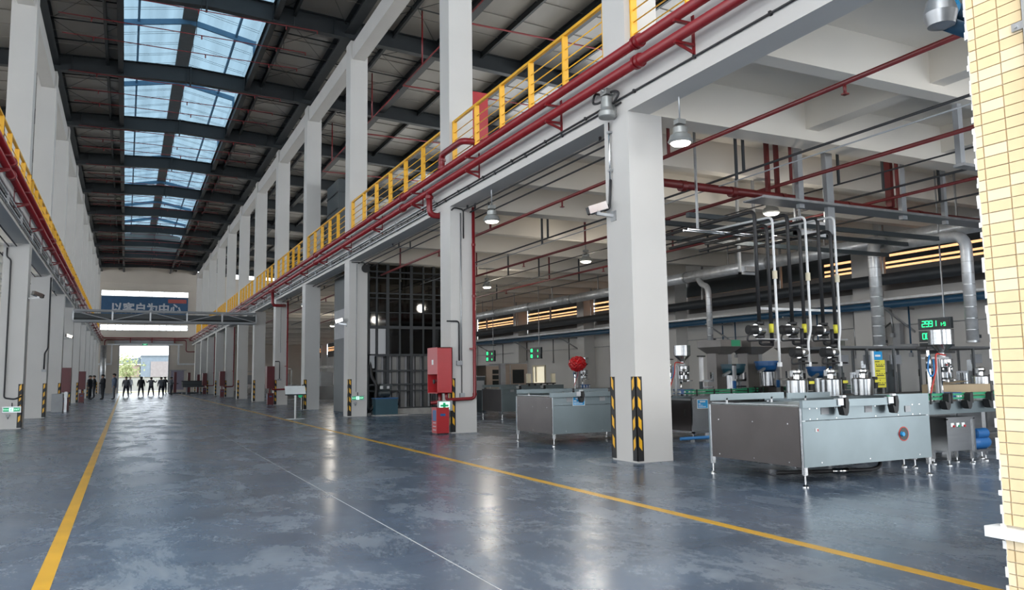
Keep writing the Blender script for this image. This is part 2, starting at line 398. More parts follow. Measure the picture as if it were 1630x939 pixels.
for i in range(len(ys) - 1):
    a, b = ys[i] + (.75 if i else 0), ys[i + 1]
    wn = sthing('window_%d' % (4 + i), (XW, (a + b) / 2, 4.3))
    for z0, z1 in ((4.3, 5.10), (5.18, 5.26), (5.34, 5.51), (5.60, 6.1)): obj('louvre_and_shade_board', MB().box(XW + .06, a - .1, z0, XW + .09, b + .1, z1), 'dusk' if z0 < 4.5 else 'darkpanel', wn)  # topmost dark board covers wall that is only in shade
    if 15 < a < 25: obj('unlit_board', MB().box(XW + .03, a + 1.9, 5.1, XW + .055, b + .1, 5.62), 'darkpanel', wn)  # dark board added where the strips are unlit
    n = max(2, round((b - a) / 2.1))
    for k in range(n):
        obj('pane', MB().box(XW + .12, a - .1 + (b - a + .2) * k / n, 4.3, XW + .13, a - .1 + (b - a + .2) * (k + 1) / n, 6.1), 'suntint', wn)
wl = sthing('wall_left', (XWL, 60, 0))
obj('wall_section', MB().box(XWL - .3, 1.95, 0, XWL, YE, 1.0), 'white', wl)
obj('wall_section', MB().box(XWL - .3, 1.95, 5.9, XWL, YE, 8.6), 'white', wl)
wn = sthing('window_21', (XWL, 60, 1))  # unseen window band added to light the aisle-facing column and beam faces
for k in range(27): obj('mullion', MB().box(XWL - .2, 2 + k * 4.2, 1, XWL - .05, 2.3 + k * 4.2, 5.9), 'frame', wn)
for k in range(26): obj('pane', MB().box(XWL - .15, 2.3 + k * 4.2, 1, XWL - .14, 2 + (k + 1) * 4.2, 5.9), 'winglass', wn)
obj('wall_section', MB().box(XWL - .3, 1.95, 13.6, XWL, YE, 15.3), 'white', wl)
wn = sthing('window_20', (XWL, 60, 9))  # left clerestory, made taller to let more light in upstairs
for k in range(27): obj('mullion', MB().box(XWL - .2, 2 + k * 4.2, 8.6, XWL - .1, 2.12 + k * 4.2, 13.6), 'frame', wn)
for k in range(26): obj('pane', MB().box(XWL - .15, 2.12 + k * 4.2, 8.6, XWL - .14, 2 + (k + 1) * 4.2, 13.6), 'winglass', wn)

# front wall (behind and beside the camera's doorway); unseen openings sized for the light
wf = sthing('wall_front', (3, 2, 0))
for b in ((3.46, 0, 7.9, 6.8), (10.9, 0, 12.4, 6.8), (18.2, 0, 24.2, 6.8), (-4.4, 0, -3, 6.8), (-19, 0, -17, 6.8), (-19, 6.8, -3, 8.2), (7.73, 6.8, 24.2, 8.2), (3.46, 6.8, 7.73, 8.2), (-3, 8.0, 3.46, 8.2), (-19, 14.2, 24.2, 15.2)):
    obj('wall_section', MB().box(b[0], 1.96 if b[0] == 3.46 else 1.9, b[1], b[2], 2.19, b[3]), 'mortar' if b[0] == 3.46 else 'white', wf)
wn = sthing('window_23', (2, 2, 8.2))  # unseen upper glazing, made large to bring in light
for k in range(15): obj('mullion', MB().box(-19 + k * 3.08, 2.0, 8.2, -18.88 + k * 3.08, 2.1, 14.2), 'frame', wn)
for k in range(14): obj('pane', MB().box(-18.88 + k * 3.08, 2.04, 8.2, -19 + (k + 1) * 3.08, 2.05, 14.2), 'winglass', wn)

# ---- roof
def zt(x): return 16.2 - .049 * abs(x - 2.3)
ce = sthing('ceiling', (2.3, 60, 16))
for y in YC:
    if y > 110: continue
    yy = y + .3
    for xa, xb in ((-19, 2.3), (2.3, 24.2)):
        obj('rafter', MB().ibeam((xa, yy, zt(xa) - .37), (xb, yy, zt(xb) - .37), .74, .32, .03, .02), 'steel', ce)
    obj('splice_plate', MB().box(2.27, yy - .2, 15.35, 2.33, yy + .2, 16.2), 'steel', ce)
    for x in (-2.6, -.6, 4.72, 7.1): obj('stiffener', MB().box(x - .012, yy - .15, zt(x) - .7, x + .012, yy + .15, zt(x) - .03), 'steel', ce)
for x, w_, h in ((-3.25, .42, .5), (-1.19, .12, .3), (-.64, .22, .6), (4.82, .22, .6), (5.53, .12, .3), (7.75, .42, .5), (11.6, .3, .45), (15.6, .3, .45), (19.6, .3, .45), (9.6, .1, .26), (13.6, .1, .26), (17.6, .1, .26),
                (-7, .3, .45), (-11, .3, .45), (-15, .3, .45)):
    obj('purlin', MB().ibeam((x, 2.2, zt(x) - h / 2), (x, YE, zt(x) - h / 2), h, w_, .02, .03), 'steel', ce)
SX = [-19, -13.5, -8, -3.25, -.64]; SX2 = [4.82, 7.75, 11.6, 15.6, 19.6, 24.2]
yb = [2.2] + [y + .3 for y in YC[1:] if y < 110] + [YE]
for j in range(len(yb) - 1):
    for L_ in (SX, SX2):
        for i in range(len(L_) - 1):
            a, b = L_[i], L_[i + 1]; mb = MB(); n = 2
            mb.add([(a, yb[j], zt(a)), (b, yb[j], zt(b)), (b, yb[j + 1], zt(b)), (a, yb[j + 1], zt(a)), (a, yb[j], zt(a) + .06), (b, yb[j], zt(b) + .06), (b, yb[j + 1], zt(b) + .06), (a, yb[j + 1], zt(a) + .06)],
                   [(0, 3, 2, 1), (4, 5, 6, 7), (0, 1, 5, 4), (1, 2, 6, 5), (2, 3, 7, 6), (3, 0, 4, 7)])
            q = 6
            for k in range(1, q):       # sheet ribs
                y = yb[j] + (yb[j + 1] - yb[j]) * k / q
                mb.bar((a, y, zt(a) - .015), (b, y, zt(b) - .015), .03, .03)
            obj('roof_sheet', mb, 'sheet', ce)
    # bracing rods below the sheets
    mb = MB()
    for a, b in ((-3.1, -.7), (5.0, 7.6), (8, 11.5)):
        ya, yb_ = yb[j], yb[j + 1]; ym = (ya + yb_) / 2
        for p, q2 in ((ya, ym), (ym, yb_)):
            mb.tube([(a, p, zt(a) - .12), (b, q2, zt(b) - .12)], .012, 4); mb.tube([(b, p, zt(b) - .12), (a, q2, zt(a) - .12)], .012, 4)
    for k in (1, 2, 3):
        y = yb[j] + (yb[j + 1] - yb[j]) * k / 4
        for a, b in ((-3.2, -.6), (4.8, 7.7), (7.7, 11.6)): mb.tube([(a, y, zt(a) - .1), (b, y, zt(b) - .1)], .03, 4)
    obj('bracing_rod', mb, 'steel', ce, kind='stuff')
# raised skylight over the middle of the aisle
sk = sthing('window_22', (2.2, 60, 16.2))
ex0, ex1, rz, ez = -.75, 5.2, 18.62, 18.02
def zs(x): return rz - (rz - ez) * abs(x - 2.2) / 2.95
for j in range(len(yb) - 1):
    if yb[j] > 96: obj('ridge_cap', MB().box(-.75, yb[j], 16.15, 4.9, yb[j + 1], 16.25), 'sheet', sk); continue
    a, b = yb[j], yb[j + 1]
    for x0, x1 in ((ex0, .02), (.02, 1.87), (2.53, 4.3), (4.3, ex1)):
        for h in (0, 1):
            p, q = a + (b - a) * h / 2, a + (b - a) * (h + 1) / 2
            obj('pane', MB().add([(x0, p, zs(x0)), (x1, p, zs(x1)), (x1, q, zs(x1)), (x0, q, zs(x0))], [(0, 1, 2, 3)]), 'skylight', sk)
    obj('ridge_cap', MB().box(1.87, a, 18.5, 2.53, b, 18.66), 'ridge', sk)
    for x in (ex0, ex1): obj('side_pane', MB().add([(x, a, 16.2), (x, b, 16.2), (x, b, ez), (x, a, ez)], [(0, 1, 2, 3)]), 'skylight', sk)
    for x in (.02, 4.3): obj('glazing_bar', MB().box(x - .05, a, zs(x) - .14, x + .05, b, zs(x) - .01), 'bluefr', sk)
    r = MB().bar((ex0, a, ez - .14), (2.2, a, rz - .14), .1, .26).bar((2.2, a, rz - .14), (ex1, a, ez - .14), .1, .26)
    r.box(ex0 - .05, a - .06, 16.2, ex0 + .1, a + .06, ez).box(ex1 - .1, a - .06, 16.2, ex1 + .05, a + .06, ez)
    obj('rib_frame', r, 'bluefr', sk)
    w2 = MB()
    for k in range(1, 6):
        y = a + (b - a) * k / 6
        for d in (0, .22): w2.tube([(ex0, y + d, zs(ex0) - .05), (2.2, y + d, rz - .05), (ex1, y + d, zs(ex1) - .05)], .008, 4)
    obj('glazing_wire', w2, 'steel', sk, kind='stuff')

for y in (2.25, yb[[i for i in range(len(yb)) if yb[i] > 96][0]]): obj('gable_sheet', MB().prism([(ex0, 16.2), (ex1, 16.2), (ex1, ez), (2.2, rz), (ex0, ez)], 'y', y, y + .05), 'sheet', sk)
# ---- columns
def ordn(i): return ['nearest', 'second', 'third', 'fourth', 'fifth', 'sixth', 'seventh', 'eighth', 'ninth', 'tenth', 'eleventh', 'twelfth'][i]
def guard(parent, x, y, sx, sy, split):
    """L-shaped rubber corner guard at corner (x,y); wings run along sx in x and sy in y"""
    tk, wg, z0, z1 = .012, .12, .03, 1.44
    g = MB().box(x - sx * tk, y - sy * tk, z0, x + sx * wg, y, z1).box(x - sx * tk, y - sy * tk, z0, x, y + sy * wg, z1)
    go = obj('corner_guard', g, 'black', parent)
    ms = []
    for k in range(4):
        z = .2 + k * .335
        e = .003
        for wing in (0, 1):
            mb = MB()
            pa, pb, h, sl = .028, .088, .17, .07
            if wing == 0:
                y0 = y - sy * (tk + e); c = [(pa, z + sl), (pb, z), (pb, z + h), (pa, z + h + sl)]
                mb.prism([(x + sx * u, v) for u, v in c], 'y', y0, y0 + sy * e)
            else:
                x0 = x - sx * (tk + e); c = [(pa, z + sl), (pb, z), (pb, z + h), (pa, z + h + sl)]
                mb.prism([(y + sy * u, v) for u, v in c], 'x', x0, x0 + sx * e)
            ms.append(mb)
    if split:
        for mb in ms: obj('reflective_patch', mb, 'tape', go)
    else:
        a = MB()
        for mb in ms: a.add(mb.v, mb.f)
        obj('reflective_patches', a, 'tape', go, kind='stuff')
cols = {}
def column(side, i, y, near):
    if side > 0:
        x0, x1 = XR, XR + .73; lab = 'white concrete column, %s from the front in the right-hand row' % near
    else:
        x0, x1 = XL, XL - .73; lab = 'white concrete column, %s from the front in the left-hand row' % near
    c = thing('concrete_column', lab, 'column', ((x0 + x1) / 2, y + .37, 0), 'white columns lining the aisle')
    obj('lower_shaft', MB().box(x0, y, 0, x1, y + .75, HB), 'white', c)
    xu0, xu1 = (x0, x1 - .03) if side > 0 else (XL - .12, x1 - .14)
    obj('upper_shaft', MB().box(xu0, y + .02, HS, xu1, y + .72, 15.05), 'white', c)
    s = 1 if side > 0 else -1
    guard(c, x0, y, s, 1, i in (1, 2, 3, 4))
    if i in (1, 2): guard(c, x0, y + .75, s, -1, True)
    cols[(side, i)] = c; return c
for i, y in enumerate(YC):
    if y < 110:
        column(1, i, y, 'nearest' if i == 1 else ('first, beside the front wall,' if i == 0 else ordn(i - 1)))
        column(-1, i, y, 'first, beside the front wall,' if i == 0 else ordn(i - 1))
# high beams joining the upper columns
for s, x0 in ((1, XR + .08), (-1, XL - .2)):
    tb = sthing('upper_beam_' + ('right' if s > 0 else 'left'), (x0, 60, HT))
    for i in range(len(YC) - 1):
        a, b = YC[i] + .72, min(YC[i + 1] + .02, YE)
        if YC[i] < 110: obj('beam_span', MB().box(x0, a, HT, x0 + s * .5, b, 14.95), 'white', tb)

# ------------------------------------------------------------------ railings on the mezzanine edge
def railing(side, i, label):
    y0, y1 = YC[i] + .78, YC[i + 1] - .12
    if i + 1 == len(YC) - 0: return
    x = XR + .1 if side > 0 else XL - .1
    t = thing('railing', label, 'railing', (x, (y0 + y1) / 2, HS), 'yellow railings on the mezzanine edges')
    n = max(2, round((y1 - y0) / 1.55))
    for k in range(n + 1):
        y = y0 + (y1 - y0) * k / n
        obj('post', MB().box(x - .065, y - .02, HS - .02, x + .065, y + .02, 8.37), 'yellow', t)
    obj('top_rail', MB().box(x - .035, y0 - .1, 8.36, x + .035, y1 + .1, 8.42), 'yellow', t)
    for k in range(4): obj('rod', MB().tube([(x, y0 - .08, 7.42 + k * .22), (x, y1 + .08, 7.42 + k * .22)], .013, 6), 'yellow', t)
for i in range(len(YC) - 1):
    if YC[i] > 103: continue
    railing(1, i, 'yellow railing above the right-hand row, %s bay from the front' % ordn(i))
    railing(-1, i, 'yellow railing above the left-hand row, %s bay from the front' % ordn(i))
# ------------------------------------------------------------------ red fire pipes, black conduits along the edge beams
for s, X0 in ((1, XR), (-1, XL)):
    sd = 'right-hand' if s > 0 else 'left-hand'
    x = X0 - s * .28
    for z, nm in ((6.97, 'upper'), (6.63, 'lower')):
        t = thing('fire_pipe', 'long red fire pipe on the %s mezzanine beam, %s of the two' % (sd, nm), 'pipe', (x, 60, z), 'red fire pipes')
        obj('pipe_run', MB().tube([(x, 2.3, z), (x, 111.3, z)], .085, 12), 'red', t)
        y = 5.1; k = 0
        while y < 110:
            if z < 6.9:
                b = MB().box(X0 - s * .001, y - .03, 6.36, X0 - s * .02, y + .03, 7.0)
                b.box(X0, y - .03, z - .13, x - s * .1, y + .03, z - .09)
                b.bar((X0, y, 6.4), (x - s * .08, y, z - .12), .05, .02, (0, 1, 0))
                b.box(X0, y - .03, 6.84, x - s * .1, y + .03, 6.88)
                obj('bracket', b, 'red', t)
            if k % 3 == 1: obj('flange', MB().lathe(x, z, [(.12, y + 1.0), (.12, y + 1.06), (.09, y + 1.06), (.09, y + 1.1), (.12, y + 1.1), (.12, y + 1.16)], 12, 'y'), 'red', t)
            y += 4.12; k += 1
    for z, nm, r in ((6.33, 'upper', .018), (6.26, 'lower', .018)):
        y0 = 2.3 if z > 6.3 or s < 0 else 11.2
        mb = MB().tube([(X0 - s * .03, y0, z), (X0 - s * .03, 111.5, z)], r, 6)
        y = y0 + .5
        while y < 110: mb.box(X0, y - .02, z - .03, X0 - s * .05, y + .02, z + .03); y += 1.6
        solo('conduit', mb, 'cable', 'thin black conduit clipped to the %s beam face, %s of the pair' % (sd, nm), 'conduit')
    for q, (xx, z) in enumerate(((.12, 5.97), (.34, 5.95), (.75, 5.93))):
        xx = X0 + s * (xx + .25)
        mb = MB().tube([(xx, 11.6, z), (xx, 52, z)], .022, 6)
        for k in range(6): mb.box(xx - .02, 12.5 + k * 6.6, z, xx + .02, 12.54 + k * 6.6, 6.06 if xx - X0 < .5 else 6.2)
        solo('conduit', mb, 'cable', 'black conduit hung under the %s mezzanine, %s of three side by side' % (sd, ['first', 'second', 'third'][q]), 'conduit')
# silver cable run further along the beams
for s, X0 in ((1, XR), (-1, XL)):
    mb = MB()
    for k, z in enumerate((6.42, 6.20)): mb.tube([(X0 - s * .06, 20.5, z), (X0 - s * .06, 111.3, z)], .028, 8)
    for k in range(30): mb.box(X0, 21 + 3 * k - .02, 6.16, X0 - s * .1, 21 + 3 * k + .02, 6.48)
    solo('cable_pipe_pair', mb, 'galv', 'pair of silver steel cable pipes clipped along the %s beam' % ('right' if s > 0 else 'left'), 'pipe')
# loops of red pipe at the second right column
t = thing('riser_loop', 'red pipe elbow looping up over the slab edge beside the second right column', 'pipe', (7.45, 19.3, 6.97))
obj('elbow_pipe', MB().arc([(7.45, 19.33, 7.0), (7.45, 19.33, 7.42), (7.45, 17.9, 7.42), (7.9, 17.9, 7.42)], .085, 12, .18, 6), 'red', t)
obj('collar', MB().lathe(7.45, 19.33, [(.115, 7.02), (.115, 7.1)], 12), 'red', t); obj('collar', MB().lathe(7.45, 19.33, [(.11, 7.24), (.11, 7.3)], 12), 'red', t)
t = thing('drop_pipe', 'short red pipe dropping from the lower fire pipe and turning under the beam', 'pipe', (7.45, 20.3, 6.0))
obj('elbow_pipe', MB().arc([(7.45, 20.3, 6.63), (7.45, 20.3, 5.96), (8.2, 20.3, 5.96)], .085, 12, .2, 6), 'red', t)
obj('collar', MB().lathe(7.45, 20.3, [(.115, 6.42), (.115, 6.5)], 12), 'red', t)
t = thing('drop_pipe', 'red pipe dropping under the beam far along the right row beside the fifth column', 'pipe', (7.45, 46.5, 6.0))
obj('elbow_pipe', MB().arc([(7.45, 46.4, 6.63), (7.45, 46.4, 5.7), (8.2, 46.4, 5.7)], .085, 12, .2, 5), 'red', t)
# red box upstairs
t = thing('fire_cabinet', 'red fire cabinet standing upstairs behind the railing near the second right column', 'cabinet', (9, 20.6, 7.23))
obj('body', MB().box(8.72, 20.35, 8.35, 9.3, 20.6, 9.75), 'redbox', t)
obj('stand_pipe', MB().tube([(8.9, 20.5, 7.23), (8.9, 20.5, 8.36)], .06, 8), 'red', t)
obj('valve', MB().lathe(8.9, 20.5, [(.09, 7.8), (.12, 7.85), (.12, 7.95), (.09, 8.0)], 10), 'red', t)

# ------------------------------------------------------------------ sprinkler pipes under the roof
for j, y in enumerate(YC):
    if y < 10 or y > 104: continue
    t = thing('roof_sprinkler_pipes', 'thin dark red sprinkler pipes crossing under the skylight, %s roof bay' % ordn(j), 'pipe', (2.3, y + 3, 15.2), 'sprinkler pipes under the roof')
    for q, dy in enumerate((.1, 2.4, 4.3)):
        obj('pipe_run', MB().tube([(-2.7, y + dy, 15.22), (6.4, y + dy, 15.22), (6.4, y + dy, 15.1)], .022, 6), 'red', t)
        for x in (-1.6, 2.0 + q * .3, 5.2): obj('sprinkler_head', MB().tube([(x, y + dy, 15.22), (x, y + dy, 15.06)], .025, 6), 'red', t)
        for x in (2.1, 5.5): obj('hanger', MB().tube([(x, y + dy, 15.2), (x, y + dy, 15.9)], .012, 4), 'steel', t)
for j, y in enumerate((20.5, 27, 34, 42)):
    t = thing('upper_sprinkler_branch', 'thin red sprinkler branch under the roof above the right mezzanine, %s of four' % ordn(j), 'pipe', (12, y, 13.6), 'sprinkler branches upstairs')
    obj('pipe_run', MB().tube([(10.0, y - 3, 13.6), (10.0, y + 3.4, 13.6), (16, y + 3.4, 13.6)], .03, 6), 'red', t)
    obj('hanger', MB().tube([(10.0, y + 1, 13.6), (10.0, y + 1, 15.8)], .03, 6), 'red', t)

# ------------------------------------------------------------------ cable bridge across the aisle
t = thing('cable_bridge', 'grey steel truss cable bridge crossing the aisle in front of the banner', 'bridge', (2.37, 55, 5.1))
xa, xb, ya, yb2 = XL, XR, 54.62, 55.3
for y, nm in ((ya, 'front'), (yb2, 'rear')):
    for z in (5.2, 5.86): obj('chord', MB().ibeam((xa, y, z), (xb, y, z), .12, .1, .015, .012), 'greyp', t)
    n = 5; st = (xb - xa) / n
    for k in range(n + 1): obj('upright', MB().box(xa + k * st - .045, y - .035, 5.25, xa + k * st + .045, y + .035, 5.81), 'galv', t)
    for k in range(n):
        p, q = ((xa + k * st, y, 5.8), (xa + (k + 1) * st, y, 5.26)) if k % 2 == 0 else ((xa + k * st, y, 5.26), (xa + (k + 1) * st, y, 5.8))
        obj('diagonal', MB().bar(p, q, .05, .05), 'greyp', t)
obj('cable_tray', MB().box(xa, 54.7, 5.24, xb, 55.22, 5.32).box(xa, 54.9, 5.32, xb, 54.95, 5.7), 'darkpanel', t)
for k in range(7): obj('cable', MB().tube([(xa, 54.74 + k * .07, 5.36), (xb, 54.74 + k * .07, 5.36)], .03, 6), 'cable', t)

# ------------------------------------------------------------------ banner and far wall fittings
t = thing('banner', 'blue banner with white Chinese lettering hung across the far wall', 'banner', (2, 110.9, 8.9))
obj('cloth', MB().box(-3.05, 110.86, 8.9, 7.05, 110.9, 12.22), 'banner', t)
obj('logo_patch', MB().box(4.65, 110.83, 11.5, 6.85, 110.86, 12.0), 'bannerred', t)
text('以客户为中心', 1.37, (2.12, 110.82, 10.66), FRONT, 'bannertxt', t, 'lettering', .01, .045)
for x in (-2.9, 2, 6.9): obj('strap', MB().box(x - .03, 110.88, 12.2, x + .03, YE - .01, 12.26), 'galv', t)
t = thing('far_fire_pipe', 'red fire pipe across the far wall above the doorway', 'pipe', (2.3, 111, 6.9))
obj('pipe_run', MB().arc([(-2.7, 108.5, 6.6), (-2.7, 111.2, 6.97), (7.3, 111.2, 6.97), (7.3, 108.5, 6.6)], .07, 8, .3), 'red', t)
obj('pipe_run', MB().arc([(-2.5, 111.3, 5.3), (-2.5, 111.3, 6.72), (7.0, 111.3, 6.72), (7.0, 111.3, 5.2), (8.5, 111.3, 5.2)], .06, 8, .3), 'red', t)
for x in (0.4, 2.9, 5.6): obj('bracket', MB().box(x - .05, 111.1, 6.35, x + .05, YE, 7.05), 'red', t)
t = thing('cable_tray', 'galvanised cable tray running over the far doorway and down both sides', 'cable tray', (2, 111.3, 6))
obj('tray', MB().box(-2.2, 111.0, 6.05, 6.6, 111.25, 6.2), 'white2', t)
obj('tray', MB().box(-1.75, 111.0, 3.6, -1.6, 111.25, 6.1), 'white2', t); obj('tray', MB().box(-3.4, 111.0, 3.55, -1.6, 111.25, 3.75), 'white2', t)
obj('tray', MB().box(6.0, 111.0, 3.6, 6.2, 111.25, 6.1), 'white2', t); obj('tray', MB().box(6.0, 111.0, 3.5, 8.2, 111.25, 3.7), 'white2', t)
t = thing('exit_sign', 'small green exit sign over the far doorway', 'exit sign', (2.1, 111, 5.9))
obj('housing', MB().box(1.75, 110.85, 5.98, 2.45, 110.95, 6.28), 'galv', t); obj('face', MB().box(1.8, 110.83, 6.02, 2.4, 110.85, 6.24), 'exitg', t)
text('EXIT', .16, (2.1, 110.82, 6.13), FRONT, 'exitw', t, 'lettering', .002)

# ------------------------------------------------------------------ exit signs and column fittings
def exit_sign(x, y, z, label, w=.52, h=.2):
    t = thing('exit_sign', label, 'exit sign', (x, y, z), 'green exit signs')
    obj('housing', MB().box(x - w / 2, y - .05, z, x + w / 2, y, z + h), 'galv', t)
    obj('face', MB().box(x - w / 2 + .03, y - .056, z + .04, x + w / 2 - .03, y - .05, z + h - .035), 'exitg', t)
    obj('pictogram', MB().box(x - .07, y - .058, z + .045, x + .05, y - .056, z + h - .04), 'exitw', t)
    # running figure on the pictogram
    f = MB(); q = y - .06; c = x - .01
    f.box(c - .006, q, z + .125, c + .012, q + .002, z + .143)
    f.bar((c, q, z + .12), (c - .008, q, z + .09), .002, .016, (1, 0, 0)).bar((c - .008, q, z + .09), (c + .018, q, z + .065), .002, .009, (1, 0, 0))
    f.bar((c - .008, q, z + .09), (c - .03, q, z + .062), .002, .009, (1, 0, 0)).bar((c, q, z + .115), (c + .026, q, z + .105), .002, .007, (1, 0, 0)).bar((c, q, z + .115), (c - .026, q, z + .1), .002, .007, (1, 0, 0))
    obj('running_figure', f, 'exitg', t)
    text('EXIT', .07, (x + .14, y - .0585, z + .1), FRONT, 'exitw', t); text('安全出口', .042, (x - .15, y - .0585, z + .1), FRONT, 'exitw', t)
    obj('wire', MB().arc([(x, y - .02, z + h), (x, y - .02, z + h + .06), (x + .0, y - .02, z + h + .12)], .015, 6), 'cable', t)
    obj('junction_box', MB().cbox(x - .1, y - .04, z - .09, .1, .06, .07).tube([(x - .1, y - .03, z - .12), (x - .1, y - .03, z - .2)], .02, 6), 'greyp', t)
    return t
exit_sign(-3.27, 30.14, .52, 'lit green exit sign on the first visible left-hand column')
exit_sign(8.09, 30.14, .61, 'lit green exit sign on the third right-hand column')
t = thing('exit_sign', 'green exit sign turned to the aisle above the red extinguisher box', 'exit sign', (7.55, 19.33, .6), 'green exit signs')
obj('housing', MB().box(7.3, 19.28, .6, 7.7, 19.33, .86), 'galv', t); obj('face', MB().box(7.33, 19.274, .64, 7.62, 19.28, .83), 'exitw', t)
obj('arrow', MB().box(7.36, 19.268, .71, 7.58, 19.274, .76).box(7.43, 19.268, .66, 7.5, 19.274, .81), 'exitg', t)

def conduit(pts, label, r=.018, m_='cable', box=None):
    mb = MB().arc(pts, r, 6, .08)
    t = thing('column_conduit', label, 'conduit', pts[0])
    obj('tube', mb, m_, t)
    if box: obj('switch_box', MB().cbox(*box), 'greyp', t)
conduit([(8.02, 30.1, 5.95), (8.02, 30.1, .95)], 'thin grey conduit down the third right column to the exit sign', .012, 'greyp')
conduit([(8.02, 19.42, 5.9), (8.02, 19.42, 1.0)], 'grey conduit down the middle of the second right column', .018, 'galv', (8.02, 19.4, .98, .13, .07, .13))
conduit([(7.6, 19.41, 2.95), (7.95, 19.41, 2.95), (7.95, 19.41, 1.9)], 'black curved conduit ending in a small switch box on the second right column', .022, 'cable', (7.95, 19.4, 1.84, .16, .06, .12))
conduit([(7.75, 19.41, 5.95), (7.83, 19.41, 6.03), (8.1, 19.41, 6.0), (8.1, 19.41, 5.2)], 'short black cable arching at the head of the second right column', .02)
conduit([(-3.62, 30.1, 5.9), (-3.62, 30.1, 5.6), (-3.5, 30.1, 5.5), (-3.5, 30.1, 1.0), (-3.2, 30.1, .95), (-3.02, 30.1, 1.05)], 'dark conduit down the first visible left column', .025)
conduit([(-3.0 + .03, 38.2, 5.9), (-2.97, 38.2, 2.9), (-3.1, 38.48, 2.7), (-3.1, 38.48, 2.0)], 'dark conduit with small box on the second visible left column', .03, 'cable', (-3.1, 38.46, 1.98, .16, .08, .1))
conduit([(8.02, 46.9, 5.9), (8.02, 46.9, 3.0)], 'thin conduit at the top of the fifth right column', .015, 'greyp')
conduit([(7.72, 46.85, 2.5), (7.98, 46.85, 2.5), (7.98, 46.85, 1.5)], 'dark bent conduit on the fifth right column with a switch box', .025, 'cable', (7.98, 46.84, 1.45, .2, .06, .1))

# beam-end floodlight, silver conduit and camera on the nearest column
t = thing('emergency_light', 'grey explosion-proof floodlight with looping cable at the head of the nearest column', 'light', (7.55, 11.45, 6.1))
obj('housing', MB().lathe(7.55, 11.42, [(.06, 6.42), (.1, 6.4), (.11, 6.2), (.13, 6.16), (.16, 6.12), (.16, 6.04), (.14, 6.02)], 14), 'lampbody', t)
obj('junction_box', MB().cbox(7.58, 11.45, 6.5, .16, .2, .1).tube([(7.46, 11.45, 6.52), (7.7, 11.45, 6.52)], .03, 8), 'lampbody', t)
obj('cable_loop', MB().arc([(7.6, 11.6, 6.5), (7.58, 11.85, 6.62), (7.58, 11.95, 6.45), (7.58, 11.7, 6.38), (7.6, 11.3, 6.5), (7.62, 11.1, 6.4), (7.6, 11.3, 6.25)], .022, 8, .12), 'cable', t)
obj('bracket', MB().box(7.6, 11.38, 6.1, 7.73, 11.46, 6.3), 'lampbody', t)
t = thing('silver_conduit', 'bright silver conduit with black tail down the aisle face of the nearest column', 'conduit', (7.69, 11.58, 4.4))
obj('tube', MB().tube([(7.69, 11.58, 6.0), (7.69, 11.58, 4.95)], .02, 8), 'chrome', t)
obj('tail', MB().arc([(7.69, 11.58, 4.95), (7.68, 11.6, 4.6), (7.64, 11.56, 4.42), (7.58, 11.66, 4.4)], .025, 8, .1), 'cable', t)
for z in (5.1, 5.8): obj('clip', MB().box(7.66, 11.54, z, 7.73, 11.62, z + .04), 'galv', t)
def cctv(x, y, z, dx, label):
    t = thing('security_camera', label, 'camera', (x, y, z), 'security cameras on columns')
    s = 1 if dx > 0 else -1
    obj('arm', MB().bar((x, y, z - .17), (x - s * .3, y + .1, z - .13), .05, .05).box(x - .02, y - .08, z - .26, x + .0, y + .08, z - .08), 'galv', t)
    obj('body', MB().bar((x - s * .12, y + .0, z + .02), (x - s * .36, y + .22, z - .06), .13, .14), 'chrome', t)
    obj('lens_cover', MB().bar((x - s * .36, y + .22, z - .06), (x - s * .4, y + .26, z - .075), .11, .12), 'black', t)
    obj('neck', MB().bar((x - s * .26, y + .1, z - .04), (x - s * .28, y + .1, z - .15), .06, .06), 'galv', t)
    return t
cctv(7.73, 11.56, 4.46, 1, 'silver security camera on an arm on the nearest column')
cctv(-3.0, 30.5, 4.45, -1, 'silver security camera on the first visible left-hand column')
cctv(7.73, 30.5, 3.75, 1, 'small camera on the third right-hand column')
cctv(-3.0, 47.3, 3.9, -1, 'small camera further along the left-hand row under the cable bridge')
t = thing('horn_speaker', 'round black horn at the head of the third right-hand column', 'speaker', (8.3, 30.05, 5.8))
obj('horn', MB().lathe(8.32, 5.75, [(.08, 30.1), (.1, 29.98), (.17, 29.9), (.17, 29.86)], 14, 'y'), 'black', t)
obj('arm', MB().arc([(7.8, 30.08, 6.0), (8.32, 30.08, 6.0), (8.32, 30.08, 5.8)], .02, 6, .05), 'cable', t)

